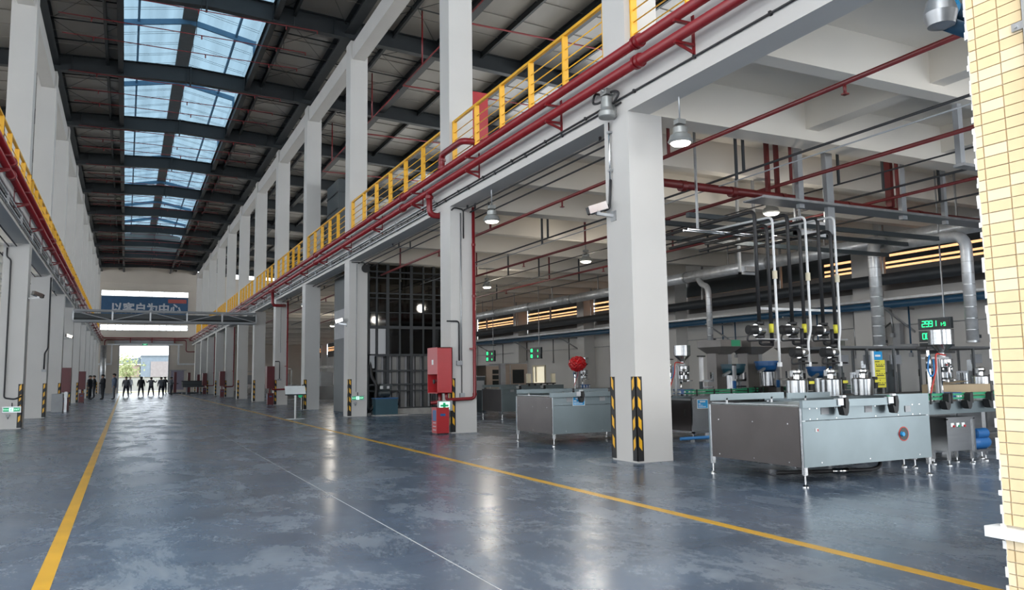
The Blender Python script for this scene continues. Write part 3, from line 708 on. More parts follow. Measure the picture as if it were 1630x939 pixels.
# ------------------------------------------------------------------ hose cabinets
def hydrant(x, y, label, side=1, dark=False):
    """open backed red box against the aisle face, front towards the camera side"""
    x1 = x; x0 = x - side * .42
    t = thing('hose_cabinet', label, 'fire hose cabinet', ((x0 + x1) / 2, y, .9), 'red hose cabinets on the columns')
    a, b = min(x0, x1), max(x0, x1)
    e = x0 + (.02 if side > 0 else -.02)
    obj('body', MB().box(a, y, 1.05, b, y + .02, 2.25).box(a, y, 2.23, b, y + .75, 2.25).box(a, y, 1.05, b, y + .75, 1.07).box(a, y + .73, 1.05, b, y + .75, 2.25).box(x1, y, 1.05, x1 - side * .02, y + .75, 2.25), 'redbox', t)
    obj('aisle_panel', MB().box(x0, y + .02, 1.55, e, y + .73, 2.23), 'redbox', t)
    obj('notice', MB().box(x0 - side * .003, y + .3, 1.8, x0, y + .42, 1.93), 'paper', t)
    v = MB().tube([(x0 + side * .2, y + .35, 1.07), (x0 + side * .2, y + .35, 1.45)], .04, 8).tube([(x0 + side * .2, y + .35, 1.4), (x0 + side * .05, y + .35, 1.36)], .035, 8)
    obj('valve', v, 'red', t); obj('hand_wheel', MB().lathe(y + .35, 1.36, [(.06, x0 + side * .02), (.06, x0 + side * .05)][::side], 10, 'x'), 'black', t)
    obj('feed_pipe', MB().arc([(x0 + side * .2, y + .35, 1.06), (x0 + side * .2, y + .35, .82), (x0 - side * .02, y + .45, .8)], .05, 8, .1), 'red', t)
    return t
def riser(x, y, xb, ztop, label, side=1):
    t = thing('riser_pipe', label, 'pipe', (x, y, .9), 'red risers beside the columns')
    obj('pipe_run', MB().arc([(x, y, ztop), (x, y, .9), (xb, y, .88), (xb, y, 1.06)], .045, 10, .12, 5), 'red', t)
    obj('wall_clip', MB().box(x - .13, y - .02, 2.2, x + .05, y + .03, 2.24), 'red', t)
    for z in (5.0, 3.6, .98): obj('collar', MB().lathe(x, y, [(.058, z), (.058, z + .06)], 10), 'red', t)
hydrant(7.68, 19.22 - .0, 'open red hose cabinet on the second right-hand column'); riser(8.36, 19.34, 7.55, HB, 'red riser pipe down the second right-hand column to its hose cabinet')
def ext_box(x, y, label, m_='redbox'):
    t = thing('extinguisher_box', label, 'extinguisher box', (x, y, 0), 'red extinguisher boxes')
    obj('body', MB().box(x - .17, y, .03, x + .17, y + .36, .66), m_, t)
    obj('lid', MB().box(x - .18, y - .01, .66, x + .18, y + .37, .69), m_, t)
    obj('window_strip', MB().box(x - .172, y + .04, .34, x - .17, y + .3, .62), 'blue', t)
    obj('handle_slot', MB().box(x - .07, y - .003, .47, x + .07, y, .53), 'blue', t)
    for k in range(3): obj('print_line', MB().box(x - .173, y + .06, .1 + k * .09, x - .17, y + .28, .125 + k * .09), 'bannertxt', t)
    obj('foot', MB().box(x - .16, y + .01, 0, x - .1, y + .35, .03).box(x + .1, y + .01, 0, x + .16, y + .35, .03), 'black', t)
    return t
ext_box(7.42, 19.88 - .62, 'small red extinguisher box on the floor by the second right-hand column')
for y, nm, sd in ((46.8, 'fifth', 1), (71.98, 'eighth', 1), (88.8, 'tenth', 1), (46.8, 'third visible', -1), (63.6, 'fifth visible', -1)):
    X = (7.7 if sd > 0 else -2.97)
    x1, x0 = X, X - sd * .42
    t = thing('hose_cabinet', 'red hose cabinet, shade put into its colour, on the %s %s column' % (nm, 'right-hand' if sd > 0 else 'left-hand'), 'fire hose cabinet', (X, y, .9), 'red hose cabinets on the columns')
    obj('body', MB().box(x0, y, .95, x1, y + .7, 2.22), 'shaded_red', t)
    obj('valve', MB().tube([((x0 + x1) / 2, y + .3, .95), ((x0 + x1) / 2, y + .3, .7)], .04, 8), 'red', t)
    t = ext_box((x0 + x1) / 2, y - .05, 'small red extinguisher box below the hose cabinet of the %s %s column' % (nm, 'right-hand' if sd > 0 else 'left-hand'), 'shaded_red')
    if sd > 0: riser(8.4, y + .05, 7.6, HB, 'red riser pipe on the %s right-hand column' % nm)

# other small things beside the columns
t = thing('sign_stand', 'white notice board on a slim white pole beside the right floor line', 'sign', (5.69, 29.93, 0))
obj('base', MB().box(5.4, 29.75, 0, 6.0, 30.1, .015), 'white2', t); obj('pole', MB().tube([(5.69, 29.93, .01), (5.69, 29.93, .98)], .035, 10), 'white2', t)
obj('board', MB().prism([(29.85, .92), (29.87, .9), (30.1, 1.2), (30.08, 1.22)], 'x', 5.32, 6.06), 'paper', t); obj('frame', MB().prism([(29.82, .9), (29.85, .88), (29.86, .9), (29.84, .92)], 'x', 5.3, 6.08), 'darkpanel', t)
t = thing('round_tag', 'round green tag hanging from a black post by the fourth right column', 'sign', (7.6, 38.45, .7))
obj('disc', MB().lathe(7.52, .68, [(.1, 38.36), (.1, 38.38)], 14, 'y'), 'exitg', t); obj('post', MB().box(7.6, 38.38, 0, 7.66, 38.44, 1.2), 'black', t)
t = thing('pedestal', 'low white pedestal with a steel post beside the third left column', 'stand', (-2.75, 45.5, 0))
obj('post', MB().box(-2.72, 45.4, 0, -2.6, 45.5, 1.0), 'galv', t); obj('cabinet', MB().box(-3.3, 45.7, 0, -2.8, 46.3, .9), 'greyp', t)

# ------------------------------------------------------------------ goods lift shaft
t = thing('goods_lift', 'dark framed glass goods lift shaft between the second and third right columns', 'lift shaft', (11.7, 33, 0))
x0, x1, y0, y1 = 8.62, 13.2, 30.6, 36.2
obj('plinth', MB().box(x0 + .3, y0 - .12, 0, x1, y0 + .05, .24).box(x0, y0, 0, x0 + .15, y1, .1), 'kerb', t)
xs = [x0, 8.95, 9.38, 9.92, 10.38, 10.92, 11.36, 11.8, x1]
for i, x in enumerate(xs):
    w_ = .12 if i in (2, 4, 6) else .06
    obj('mullion', MB().box(x, y0, .24, x + w_, y0 + .12, 6.06), 'cage', t)
for z, h in ((5.75, .06), (5.5, .05), (4.87, .05), (4.67, .04), (4.1, .03), (3.5, .12), (2.38, .09), (1.75, .07), (1.2, .07), (.95, .05), (.25, .08)):
    obj('transom', MB().box(x0, y0 - .005, z - h / 2, x1, y0 + .11, z + h / 2), 'cage', t)
for i in range(8):
    for z0, z1 in ((2.42, 3.45), (3.55, 4.85), (4.9, 6.02)):
        obj('glass_panel', MB().box(xs[i] + .1, y0 + .05, z0, xs[i + 1], y0 + .06, z1), 'cageglass', t)
k = 0; x = x0 + .4
while x < x1 - .1:
    w_ = .09 if k % 2 else .2
    obj('metal_strip', MB().box(x, y0 + .2 + (.05 if k % 2 else 0), .25, x + w_, y0 + .22 + (.05 if k % 2 else 0), 2.34), 'corr' if k % 2 == 0 else 'greypanel', t); x += w_ + .02; k += 1
obj('side_wall', MB().box(x0 - .02, y0 + .3, 0, x0 + .03, y1, 3.25), 'darkpanel', t)
obj('side_wall', MB().box(x0 - .02, y0 + .3, 3.25, x0 + .03, y1, 4.55), 'greypanel', t)
obj('side_wall', MB().box(x0 - .02, y0 + .3, 4.55, x0 + .03, y1, 6.06), 'darkpanel', t)
obj('rear_wall', MB().box(x0, y1, 0, x1, y1 + .05, 6.06), 'darkpanel', t); obj('far_side_wall', MB().box(x1, y0, 0, x1 + .05, y1, 6.06), 'darkpanel', t)
for i, (xx, yy) in enumerate(((9.2, 31.4), (10.6, 31.4), (12.0, 31.4), (9.2, 35.5), (12, 35.5))): obj('guide_rail', MB().box(xx, yy, .3, xx + .1, yy + .1, 6), 'cage', t)
for z in (1.9, 3.4, 4.4, 5.4): obj('cross_member', MB().box(8.8, 31.45, z, 13, 31.53, z + .07), 'cage', t)
t = thing('lift_tower', 'dark panelled lift shaft rising from the right mezzanine to the roof', 'lift shaft', (10.5, 36, HS))
obj('front_wall', MB().box(8.9, 36.9, HS, 10.2, 36.98, 11.0), 'darkpanel', t); obj('side_wall', MB().box(8.9, 36.98, HS, 8.98, 39.2, 11.0), 'darkpanel', t)
obj('top_cover', MB().box(8.9, 36.9, 11.0, 10.2, 39.2, 11.05), 'darkpanel', t)
for z in (8.8, 9.6, 10.4): obj('band', MB().box(8.86, 36.87, z, 10.2, 36.9, z + .06).box(8.86, 36.9, z, 8.9, 39.2, z + .06), 'cage', t)
t = thing('hydraulic_unit', 'blue hydraulic tank with a dark motor beside the goods lift', 'pump unit', (9.25, 30.2, 0))
obj('tray', MB().box(8.7, 29.75, .0, 10.0, 30.45, .05), 'kerb', t)
obj('tank', MB().box(8.72, 29.85, .05, 9.62, 30.35, .66), 'teal', t); obj('lid', MB().box(8.7, 29.83, .66, 9.64, 30.37, .7), 'blue', t)
obj('motor', MB().lathe(30.1, .88, [(.06, 8.9), (.14, 8.95), (.14, 9.35), (.06, 9.4)], 12, 'x'), 'darkpanel', t)
obj('valve_block', MB().cbox(9.2, 30.1, 1.12, .45, .2, .22), 'darkpanel', t); obj('gauge', MB().cbox(8.98, 29.95, 1.1, .12, .05, .12).cbox(9.25, 29.95, 1.1, .1, .05, .1), 'galv', t)
obj('hose', MB().arc([(9.4, 30.1, .9), (9.75, 30.1, .95), (9.8, 30.1, .5), (9.6, 30.2, .3)], .03, 6, .1), 'cable', t)
t = thing('fire_hose_reel', 'dark coiled cables hanging beside the third right column', 'cable coil', (8.65, 30.1, 0))
obj('coil', MB().arc([(8.6, 30.3, 2.4), (8.65, 30.2, 1.5), (8.85, 30.15, 1.2), (8.8, 30.2, .4), (8.6, 30.3, .2)], .07, 8, .2), 'black', t); obj('box', MB().cbox(8.68, 30.3, 2.1, .2, .2, .5), 'greyp', t)

# ------------------------------------------------------------------ hanging lamps
def lamp(x, y, z, label):
    t = thing('high_bay_lamp', label, 'lamp', (x, y, z), 'round hanging lamps')
    r = .19
    obj('housing', MB().lathe(x, y, [(.05, z + .3), (.12, z + .26), (.12, z + .16), (.17, z + .13), (r, z + .07), (r + .02, z + .03), (r, z)], 18), 'lampbody', t)
    obj('lens', MB().lathe(x, y, [(r - .02, z + .001), (r - .05, z - .03), (.05, z - .045)][::-1], 18), 'lamp', t)
    obj('stem', MB().tube([(x, y, z + .28), (x, y, 6.86)], .015, 6), 'galv', t)
    obj('driver_box', MB().cbox(x, y, z + .36, .16, .12, .08), 'lampbody', t)
    l = bpy.data.lights.new('lamp_light', 'POINT'); l.shadow_soft_size = .18; l.energy = 50 if x > 9 else (1 if y < 12 else 1.5); l.color = (1, .93, .82)
    lo = bpy.data.objects.new('lamp_light', l); COL.objects.link(lo); lo.parent = t; lo.location = (0, 0, -.2 * S)
LP = [(8.12, 10.12, 'beside the nearest column'), (7.98, 17.3, 'under the mezzanine edge before the second column'), (13.8, 22.4, 'above the second machine line'), (13.8, 30.5, 'deep under the mezzanine, above the third machine line'),
      (13.8, 13.9, 'above the hanging filling pipes'), (8.3, 41.5, 'between the fourth and fifth right columns'), (13.4, 45, 'far under the mezzanine'), (13.4, 57, 'furthest under the mezzanine'), (14, 38.2, 'behind the goods lift')]
for x, y, s_ in LP: lamp(x, y, 5.27, 'round lit high-bay lamp ' + s_)

# ------------------------------------------------------------------ measured points: a photo pixel and one known coordinate give a place in the hall
def at(px, py, X=None, Y=None, Z=None):
    d = fw + R_ * ((px - 815) / FPX) - U_ * ((py - 469.5) / FPX)
    k = X / d.x if X is not None else Y / d.y if Y is not None else (Z - EYE) / d.z
    return Vector((d.x * k, d.y * k, EYE + d.z * k))
def foot(mb, x, y, h=.1): return mb.lathe(x, y, [(.045, 0), (.045, .012), (.02, .03), (.012, .035), (.012, h)], 10)
# ------------------------------------------------------------------ stainless accumulation tables
def table(x0, y0, w_, d, label, sticker=None, full=True):
    t = thing('accumulation_table', label, 'table', (x0 + w_ / 2, y0 + d / 2, 0), 'stainless accumulation tables')
    X1, Y1 = x0 + w_, y0 + d
    for x in (x0 + .03, X1 - .03):
        for y in (y0 + .03, Y1 - .03):
            l = obj('leg', MB().cbox(x, y, .58, .05, .05, .86), 'inox', t)
            obj('foot', foot(MB(), x, y, .16), 'chrome', l)
    e = .004
    obj('end_panel', MB().box(x0 - .003, y0 + .06, .25, x0 + .015, Y1 - .06, 1.02), 'inoxd', t)
    obj('end_panel', MB().box(X1 - .015, y0 + .06, .25, X1 + .003, Y1 - .06, 1.02), 'inoxd', t)
    obj('front_panel', MB().box(x0, y0 - .003, .25, X1, y0 + .012, .84), 'inoxm', t)
    obj('front_band', MB().box(x0, y0 - .006, .848, X1, y0 + .012, 1.02), 'inoxm', t)
    obj('rear_panel', MB().box(x0, Y1 - .012, .25, X1, Y1 + .003, 1.02), 'inoxm', t)
    obj('table_top', MB().box(x0 + .015, y0 + .012, .99, X1 - .015, Y1 - .012, 1.015), 'inoxm', t)
    obj('back_rail', MB().box(x0 + .0, Y1 - .06, 1.07, x0 + w_ * .6, Y1 - .045, 1.165), 'inoxm', t)
    obj('back_rail', MB().box(x0 + w_ * .62, Y1 - .08, 1.06, X1, Y1 - .065, 1.15), 'inoxm', t)
    obj('rail_posts', MB().box(x0 + .3, Y1 - .06, 1.0, x0 + .33, Y1 - .045, 1.1).box(x0 + 1.2, Y1 - .06, 1.0, x0 + 1.23, Y1 - .045, 1.1).box(x0 + 1.9, Y1 - .08, 1.0, x0 + 1.93, Y1 - .065, 1.1), 'galv', t)
    obj('side_rail', MB().box(x0 - .01, y0 + .05, 1.04, x0 + .005, Y1 - .1, 1.05), 'inox', t)
    obj('guide_rail', MB().box(x0 - .12, y0 - .13, 1.02, x0 + .56, y0 - .08, 1.115), 'inoxm', t)
    obj('guide_rail', MB().box(x0 + .62, y0 - .13, 1.02, x0 + 1.46, y0 - .08, 1.115), 'inoxm', t)
    obj('guide_lip', MB().box(x0, y0 - .04, 1.01, x0 + 1.6, y0, 1.025), 'inoxm', t)
    obj('cover_plate', MB().box(x0 + 1.72, y0 - .012, .99, X1, y0 + .004, 1.15).box(x0 + 1.72, y0, 1.135, X1, y0 + .3, 1.15), 'inoxm', t)
    for bx in (x0 + .62, x0 + 1.58):
        br = obj('rail_bracket', MB().prism([(bx - .06, 1.02), (bx + .0, .99), (bx + .0, 1.12), (bx + .05, 1.14), (bx + .07, 1.06), (bx + .05, .94), (bx + .02, .9), (bx - .03, .91)], 'y', y0 - .16, y0 - .07), 'black', t)
        obj('clamp', MB().cbox(bx - .07, y0 - .11, 1.08, .1, .07, .09).cbox(bx + .01, y0 - .11, 1.15, .07, .05, .03), 'galv', br)
    obj('slide_pads', MB().box(x0 + .33, y0 - .012, .92, x0 + .47, y0 - .006, 1.015).box(x0 + 1.15, y0 - .012, .92, x0 + 1.29, y0 - .006, 1.015).box(x0 + 1.95, y0 - .018, .9, x0 + 2.06, y0 - .012, .985), 'greyp', t, kind=None)
    b = MB()
    for x in (.12, .25, .6, 1.35, 1.8, 2.1, 2.25):
        for z in (.865, 1.0): b.cbox(x0 + x, y0 - .01, z, .016, .01, .01)
    for x in (.3, 1.2, 2.2): b.cbox(x0 + x, y0 - .006, .3, .014, .008, .014)
    for y in (.25, .9, 1.6): b.cbox(x0 - .006, y0 + y, .8, .01, .016, .014).cbox(x0 - .006, y0 + y, .3, .01, .016, .014)
    obj('bolts', b, 'chrome', t, kind='stuff')
    if full:
        hx, hz = x0 + 1.9, .6
        r = MB().lathe(hx, hz, [(.1, y0 - .008), (.1, y0 - .003)], 22, 'y'); obj('hole_trim', r, 'hose', t)
        obj('access_hole', MB().lathe(hx, hz, [(.088, y0 - .0105), (.088, y0 - .004)], 22, 'y'), 'ledface', t)
        obj('blue_knob', MB().lathe(hx - .05, hz + .0, [(.03, y0 - .045), (.035, y0 - .01)], 12, 'y'), 'label', t)
        obj('sticker', MB().cbox(x0 + .24, y0 - .006, .72, .05, .006, .045), 'paper', t); obj('sticker_print', MB().cbox(x0 + .255, y0 - .0105, .72, .02, .003, .03), 'redbox', t)
    if sticker:
        sx, sz = sticker; label_plate(t, x0 + sx, y0 - .02, sz, .3, .2)
    return t
def label_plate(t, x, y, z, w_, h):
    obj('label_border', MB().cbox(x, y, z, w_, .006, h), 'paper', t)
    lb = obj('label', MB().cbox(x, y - .005, z, w_ * .92, .004, h * .88), 'label', t)
    p = MB()
    for k in range(4): p.cbox(x - w_ * .21 + k * w_ * .13, y - .008, z + h * .26, w_ * .1, .002, h * .16)
    p.cbox(x - w_ * .3, y - .008, z + h * .02, w_ * .2, .002, h * .1).cbox(x - w_ * .2, y - .008, z - h * .14, w_ * .4, .002, h * .05).cbox(x - w_ * .05, y - .008, z - h * .3, w_ * .7, .002, h * .07)
    obj('label_print', p, 'paper', lb)
table(7.88, 7.57, 2.46, 1.83, 'large stainless accumulation table, nearest, with a round orange-rimmed hole in its front')
table(8.07, 14.55, 2.46, 1.75, 'stainless accumulation table behind the nearest column, with a blue label on its front', (.62, .93), False)
table(11.7, 24.72, 2.46, 1.7, 'dark stainless accumulation table furthest back, right of the red riser pipe', None, False)
t = thing('hose', 'black hose with a metal coupling lying under the nearest stainless table', 'hose', (9.3, 8.4, 0))
obj('tube', MB().arc([(8.4, 8.6, .05), (9.3, 8.3, .05), (9.75, 8.1, .06), (9.95, 8.1, .1), (9.98, 8.2, .32)], .028, 8, .15), 'cable', t)
obj('coupling', MB().tube([(9.2, 8.33, .05), (9.42, 8.24, .05)], .04, 8), 'chrome', t)

# ------------------------------------------------------------------ conveyors, fillers, control boxes
def conveyor(x0, x1, y, label, brk=(), legs=True):
    t = thing('bottle_conveyor', label, 'conveyor', ((x0 + x1) / 2, y, 0), 'bottle conveyors of the filling lines')
    obj('side_plate', MB().box(x0, y - .01, .79, x1, y + .005, .975), 'inoxm', t); obj('side_plate', MB().box(x0, y + .25, .79, x1, y + .265, .975), 'inoxm', t)
    obj('belt', MB().box(x0, y + .01, .95, x1, y + .245, .97), 'greyp', t)
    for k, (yy, z) in enumerate(((y - .02, 1.03), (y - .02, 1.09), (y + .25, 1.03), (y + .25, 1.09))): obj('guide_rail', MB().bar((x0, yy, z), (x1, yy, z), .02, .03), 'green', t)
    for k in range(int((x1 - x0) / .5) + 1): obj('rail_clamp', MB().box(x0 + .1 + k * .5, y - .05, .95, x0 + .13 + k * .5, y - .03, 1.12), 'black', t)
    if legs:
        for x in (x0 + .25, x1 - .3):
            for yy in (y + .03, y + .22):
                l = obj('leg', MB().cbox(x, yy, .46, .045, .045, .66), 'inox', t); obj('foot', foot(MB(), x, yy, .14), 'chrome', l)
    for bx in brk:
        obj('rail_bracket', MB().prism([(bx - .09, 1.0), (bx - .01, .97), (bx, 1.1), (bx + .04, 1.12), (bx + .06, 1.02), (bx + .03, .9), (bx, .86), (bx - .05, .87)], 'y', y - .14, y - .04), 'black', t)
    return t
conveyor(10.6, 14.6, 8.2, 'stainless bottle conveyor with green guide rails, right of the nearest table', (11.5, 12.02, 12.56))
def filler(x, y, label, zb=.975):
    t = thing('filling_machine', label, 'machine', (x, y, zb), 'hopper filling machines')
    h = obj('hopper', MB().lathe(x, y, [(.04, 1.7), (.04, 1.76), (.195, 1.9), (.195, 2.14), (.185, 2.14)], 24), 'inox', t)
    obj('neck', MB().lathe(x, y, [(.05, 1.66), (.05, 1.72)], 14), 'white2', t)
    obj('cross_plate', MB().box(x - .45, y - .05, 1.66, x + .1, y + .05, 1.69), 'galv', t)
    obj('upper_drum', MB().lathe(x, y, [(.155, 1.52), (.16, 1.53), (.16, 1.65), (.155, 1.66)], 22), 'inox', t)
    p = MB()
    for k in range(10):
        a = k * 2 * PI / 10; p.tube([(x +   .13 * math.cos(a), y + .13 * math.sin(a), 1.44), (x + .13 * math.cos(a), y + .13 * math.sin(a), 1.54)], .018, 6)
    obj('pistons', p, 'chrome', t); obj('core', MB().lathe(x, y, [(.1, 1.4), (.1, 1.55)], 14), 'darkpanel', t)
    obj('lower_drum', MB().lathe(x, y, [(.145, 1.34), (.15, 1.35), (.15, 1.44), (.145, 1.45)], 22), 'inox', t)
    obj('drip_plate', MB().lathe(x + .03, y, [(.2, 1.3), (.2, 1.32)], 20), 'inox', t)
    obj('centre_shaft', MB().tube([(x - .06, y, zb), (x - .06, y, 1.34)], .022, 8), 'chrome', t)
    obj('star_wheel', MB().lathe(x, y, [(.25, 1.0), (.25, 1.02), (.2, 1.02), (.2, 1.09), (.25, 1.09), (.25, 1.11)], 20), 'blue', t)
    b = MB()
    for k in range(12):
        a = k * 2 * PI / 12; b.lathe(x + .22 * math.cos(a), y + .22 * math.sin(a), [(.025, .98), (.025, 1.06), (.01, 1.08), (.01, 1.1)], 8)
    obj('white_bottles', b, 'white2', t, kind='stuff')
    obj('column', MB().lathe(x - .42, y - .05, [(.035, zb), (.035, 1.5), (.025, 1.5), (.025, 1.8)], 12), 'chrome', t)
    obj('hand_wheel', MB().lathe(x - .42, y - .05, [(.1, 1.8), (.1, 1.82), (.02, 1.83), (.02, 1.86)], 14), 'black', t)
    obj('square_post', MB().box(x - .3, y - .1, zb, x - .26, y - .06, 1.66).box(x - .23, y - .1, zb, x - .19, y - .06, 1.66), 'galv', t)
    obj('spring_guard', MB().tube([(x - .42, y - .05, 1.5), (x - .42, y - .05, 1.7)], .045, 10), 'inox', t)
    obj('air_hose', MB().arc([(x - .46, y - .1, 1.72), (x - .52, y - .1, 1.5), (x - .45, y - .1, 1.36), (x - .36, y - .1, 1.42), (x - .34, y - .08, 1.65)], .012, 6, .06), 'bhose', t)
    obj('red_hose', MB().arc([(x - .05, y - .1, 1.72), (x - .3, y - .1, 1.75), (x - .33, y - .12, 1.5), (x - .44, y - .1, 1.2), (x - .5, y - .1, 1.05)], .013, 6, .06), 'hose', t)
    obj('side_valve', MB().tube([(x - .13, y - .2, 1.3), (x - .13, y - .2, 1.6)], .02, 8).cbox(x - .13, y - .2, 1.3, .12, .06, .04).cbox(x - .13, y - .2, 1.56, .12, .05, .03), 'chrome', t)
    return t
filler(12.2, 8.62, 'filling machine with a shiny steel hopper at far right above the green-railed conveyor')
filler(11.85, 15.0, 'filling machine with steel hopper just right of the nearest column')
filler(15.8, 26.0, 'filling machine with a hopper half wrapped in red, behind the second table')
# bases below the fillers
def base_cabinet(x0, y0, x1, y1, label, sticker=False, z0=.16):
    t = thing('machine_base', label, 'cabinet', ((x0 + x1) / 2, (y0 + y1) / 2, 0), 'stainless machine bases')
    obj('frame', MB().box(x0, y0, .92, x1, y1, .972).box(x0, y0, z0, x1, y1, z0 + .04), 'inox', t)
    obj('front_door', MB().box(x0 + .05, y0 - .002, z0 + .05, (x0 + x1) / 2 - .03, y0 + .01, .9), 'inox', t); obj('front_door', MB().box((x0 + x1) / 2 + .03, y0 - .002, z0 + .05, x1 - .05, y0 + .01, .9), 'inox', t)
    d = obj('side_door', MB().box(x0 - .002, y0 + .06, z0 + .05, x0 + .01, y1 - .06, .88), 'inoxd', t)
    obj('handle', MB().tube([(x0 - .004, y0 + .25, .56), (x0 - .025, y0 + .25, .58), (x0 - .025, y0 + .25, .66), (x0 - .004, y0 + .25, .68)], .01, 6), 'black', d)
    obj('core', MB().box(x0 + .012, y0 + .012, z0 + .04, x1, y1, .92), 'greyp', t)
    for x in (x0 + .025, x1 - .025):
        for y in (y0 + .025, y1 - .025):
            l = obj('leg', MB().cbox(x, y, .53, .05, .05, .8), 'inox', t); obj('foot', foot(MB(), x, y, .14), 'chrome', l)
    if sticker: label_plate(t, x0 + .28, y0 - .008, .8, .3, .2)
    return t
base_cabinet(11.25, 13.95, 13.2, 15.45, 'stainless machine base with a blue label, behind the nearest table', True)
base_cabinet(15.2, 25.4, 17.4, 26.9, 'stainless machine base of the furthest filling machine')
base_cabinet(11.6, 8.48, 12.9, 9.5, 'stainless machine base under the far-right steel hopper')
conveyor(10.6, 11.2, 14.75, 'short bottle conveyor joining the second table to its filling machine', (), False)
conveyor(13.3, 19.0, 14.85, 'green-railed bottle conveyor of the second line, beyond its filling machine', (14, 15.2))
conveyor(11.45, 13.2, 14.2, 'green-railed conveyor section along the front of the second filling machine', (), False)
t = thing('control_box', 'stainless control box on legs with red and green buttons, right of the nearest table', 'control box', (11.8, 8.4, 0))
obj('box', MB().box(11.5, 8.12, .22, 12.1, 8.17 + .25, .7), 'inox', t)
obj('rim', MB().box(11.46, 8.1, .7, 12.14, 8.44, .74).box(11.46, 8.1, .2, 11.5, 8.14, .72).box(12.1, 8.1, .2, 12.14, 8.14, .72), 'inox', t)
for x, c in ((11.64, 'redbox'), (11.77, 'green'), (11.9, 'redbox')):
    p = obj('button_plate', MB().cbox(x - .02, 8.117, .62, .07, .006, .06), 'paper', t); obj('button', MB().lathe(x, .6, [(.018, 8.095), (.02, 8.115)], 10, 'y'), c, p)
for x in (11.52, 12.08):
    for y in (8.14, 8.4): l = obj('leg', MB().cbox(x, y, .15, .04, .04, .14), 'inox', t); obj('foot', foot(MB(), x, y, .1), 'chrome', l)
t = thing('conveyor_motor', 'blue electric motor with gearbox on a small stand, under the right-hand conveyor', 'motor', (12.5, 8.3, 0))
obj('gear_case', MB().lathe(8.3, .3, [(.06, 12.25), (.1, 12.28), (.11, 12.4), (.11, 12.62), (.09, 12.7), (.05, 12.72)], 16, 'x'), 'blue', t)
obj('motor', MB().lathe(8.25, .45, [(.04, 12.32), (.08, 12.34), (.085, 12.6), (.06, 12.64)], 14, 'x'), 'blue', t)
obj('shaft', MB().tube([(12.1, 8.25, .42), (12.33, 8.25, .42)], .02, 8), 'chrome', t)
obj('stand', MB().box(12.25, 8.2, .16, 12.75, 8.4, .2), 'inox', t)
for x in (12.33, 12.66): l = obj('leg', MB().cbox(x, 8.3, .13, .03, .03, .08), 'inox', t); obj('foot', foot(MB(), x, 8.3, .1), 'chrome', l)
# steel pots with valves, on a shared bench
t = thing('pot_bench', 'stainless bench carrying the small steel pots behind the nearest table', 'bench', (12, 10.4, 0))
obj('bench_top', MB().box(10.3, 10.1, .98, 17.6, 10.75, 1.03), 'inoxm', t); obj('shelf', MB().box(10.35, 10.15, .3, 17.55, 10.7, .33), 'inox', t)
for x in (10.35, 12.7, 15.1, 17.5):
    for y in (10.15, 10.7): l = obj('leg', MB().cbox(x, y, .56, .05, .05, .84), 'inox', t); obj('foot', foot(MB(), x, y, .14), 'chrome', l)
for n_, px in enumerate((1268, 1322, 1373, 1562)):
    c = at(px, 605, Y=10.35); x, y = c.x, 10.35; z = 1.03
    t = thing('dosing_pot', 'small steel dosing pot, %s' % ['behind the nearest table, left of three', 'behind the nearest table, middle of three', 'beside the yellow notice', 'at the far right by the tiled wall'][n_], 'pot', (x, y, z), 'steel dosing pots')
    obj('vessel', MB().lathe(x, y, [(.16, z), (.19, z + .01), (.19, z + .3), (.17, z + .32), (.05, z + .33)], 22), 'inox', t)
    obj('head', MB().lathe(x, y, [(.06, z + .32), (.06, z + .4), (.08, z + .41), (.1, z + .44), (.1, z + .47), (.04, z + .5)], 14), 'chrome', t)
    obj('clamp_bar', MB().cbox(x, y, z + .455, .26, .05, .035).cbox(x - .12, y, z + .42, .03, .04, .1).cbox(x + .12, y, z + .42, .03, .04, .1), 'galv', t)
    obj('yellow_tag', MB().cbox(x + .16, y - .19, z + .26, .12, .008, .05), 'ysign', t)
    obj('outlet_valve', MB().tube([(x + .18, y, z + .24), (x + .42, y, z + .24)], .03, 8).lathe(x + .33, y, [(.05, z + .12), (.05, z + .34)], 10), 'black', t)
    obj('side_valve', MB().tube([(x + .25, y + .1, z), (x + .25, y + .1, z + .45)], .02, 8).cbox(x + .25, y + .1, z + .45, .09, .07, .05), 'chrome', t)
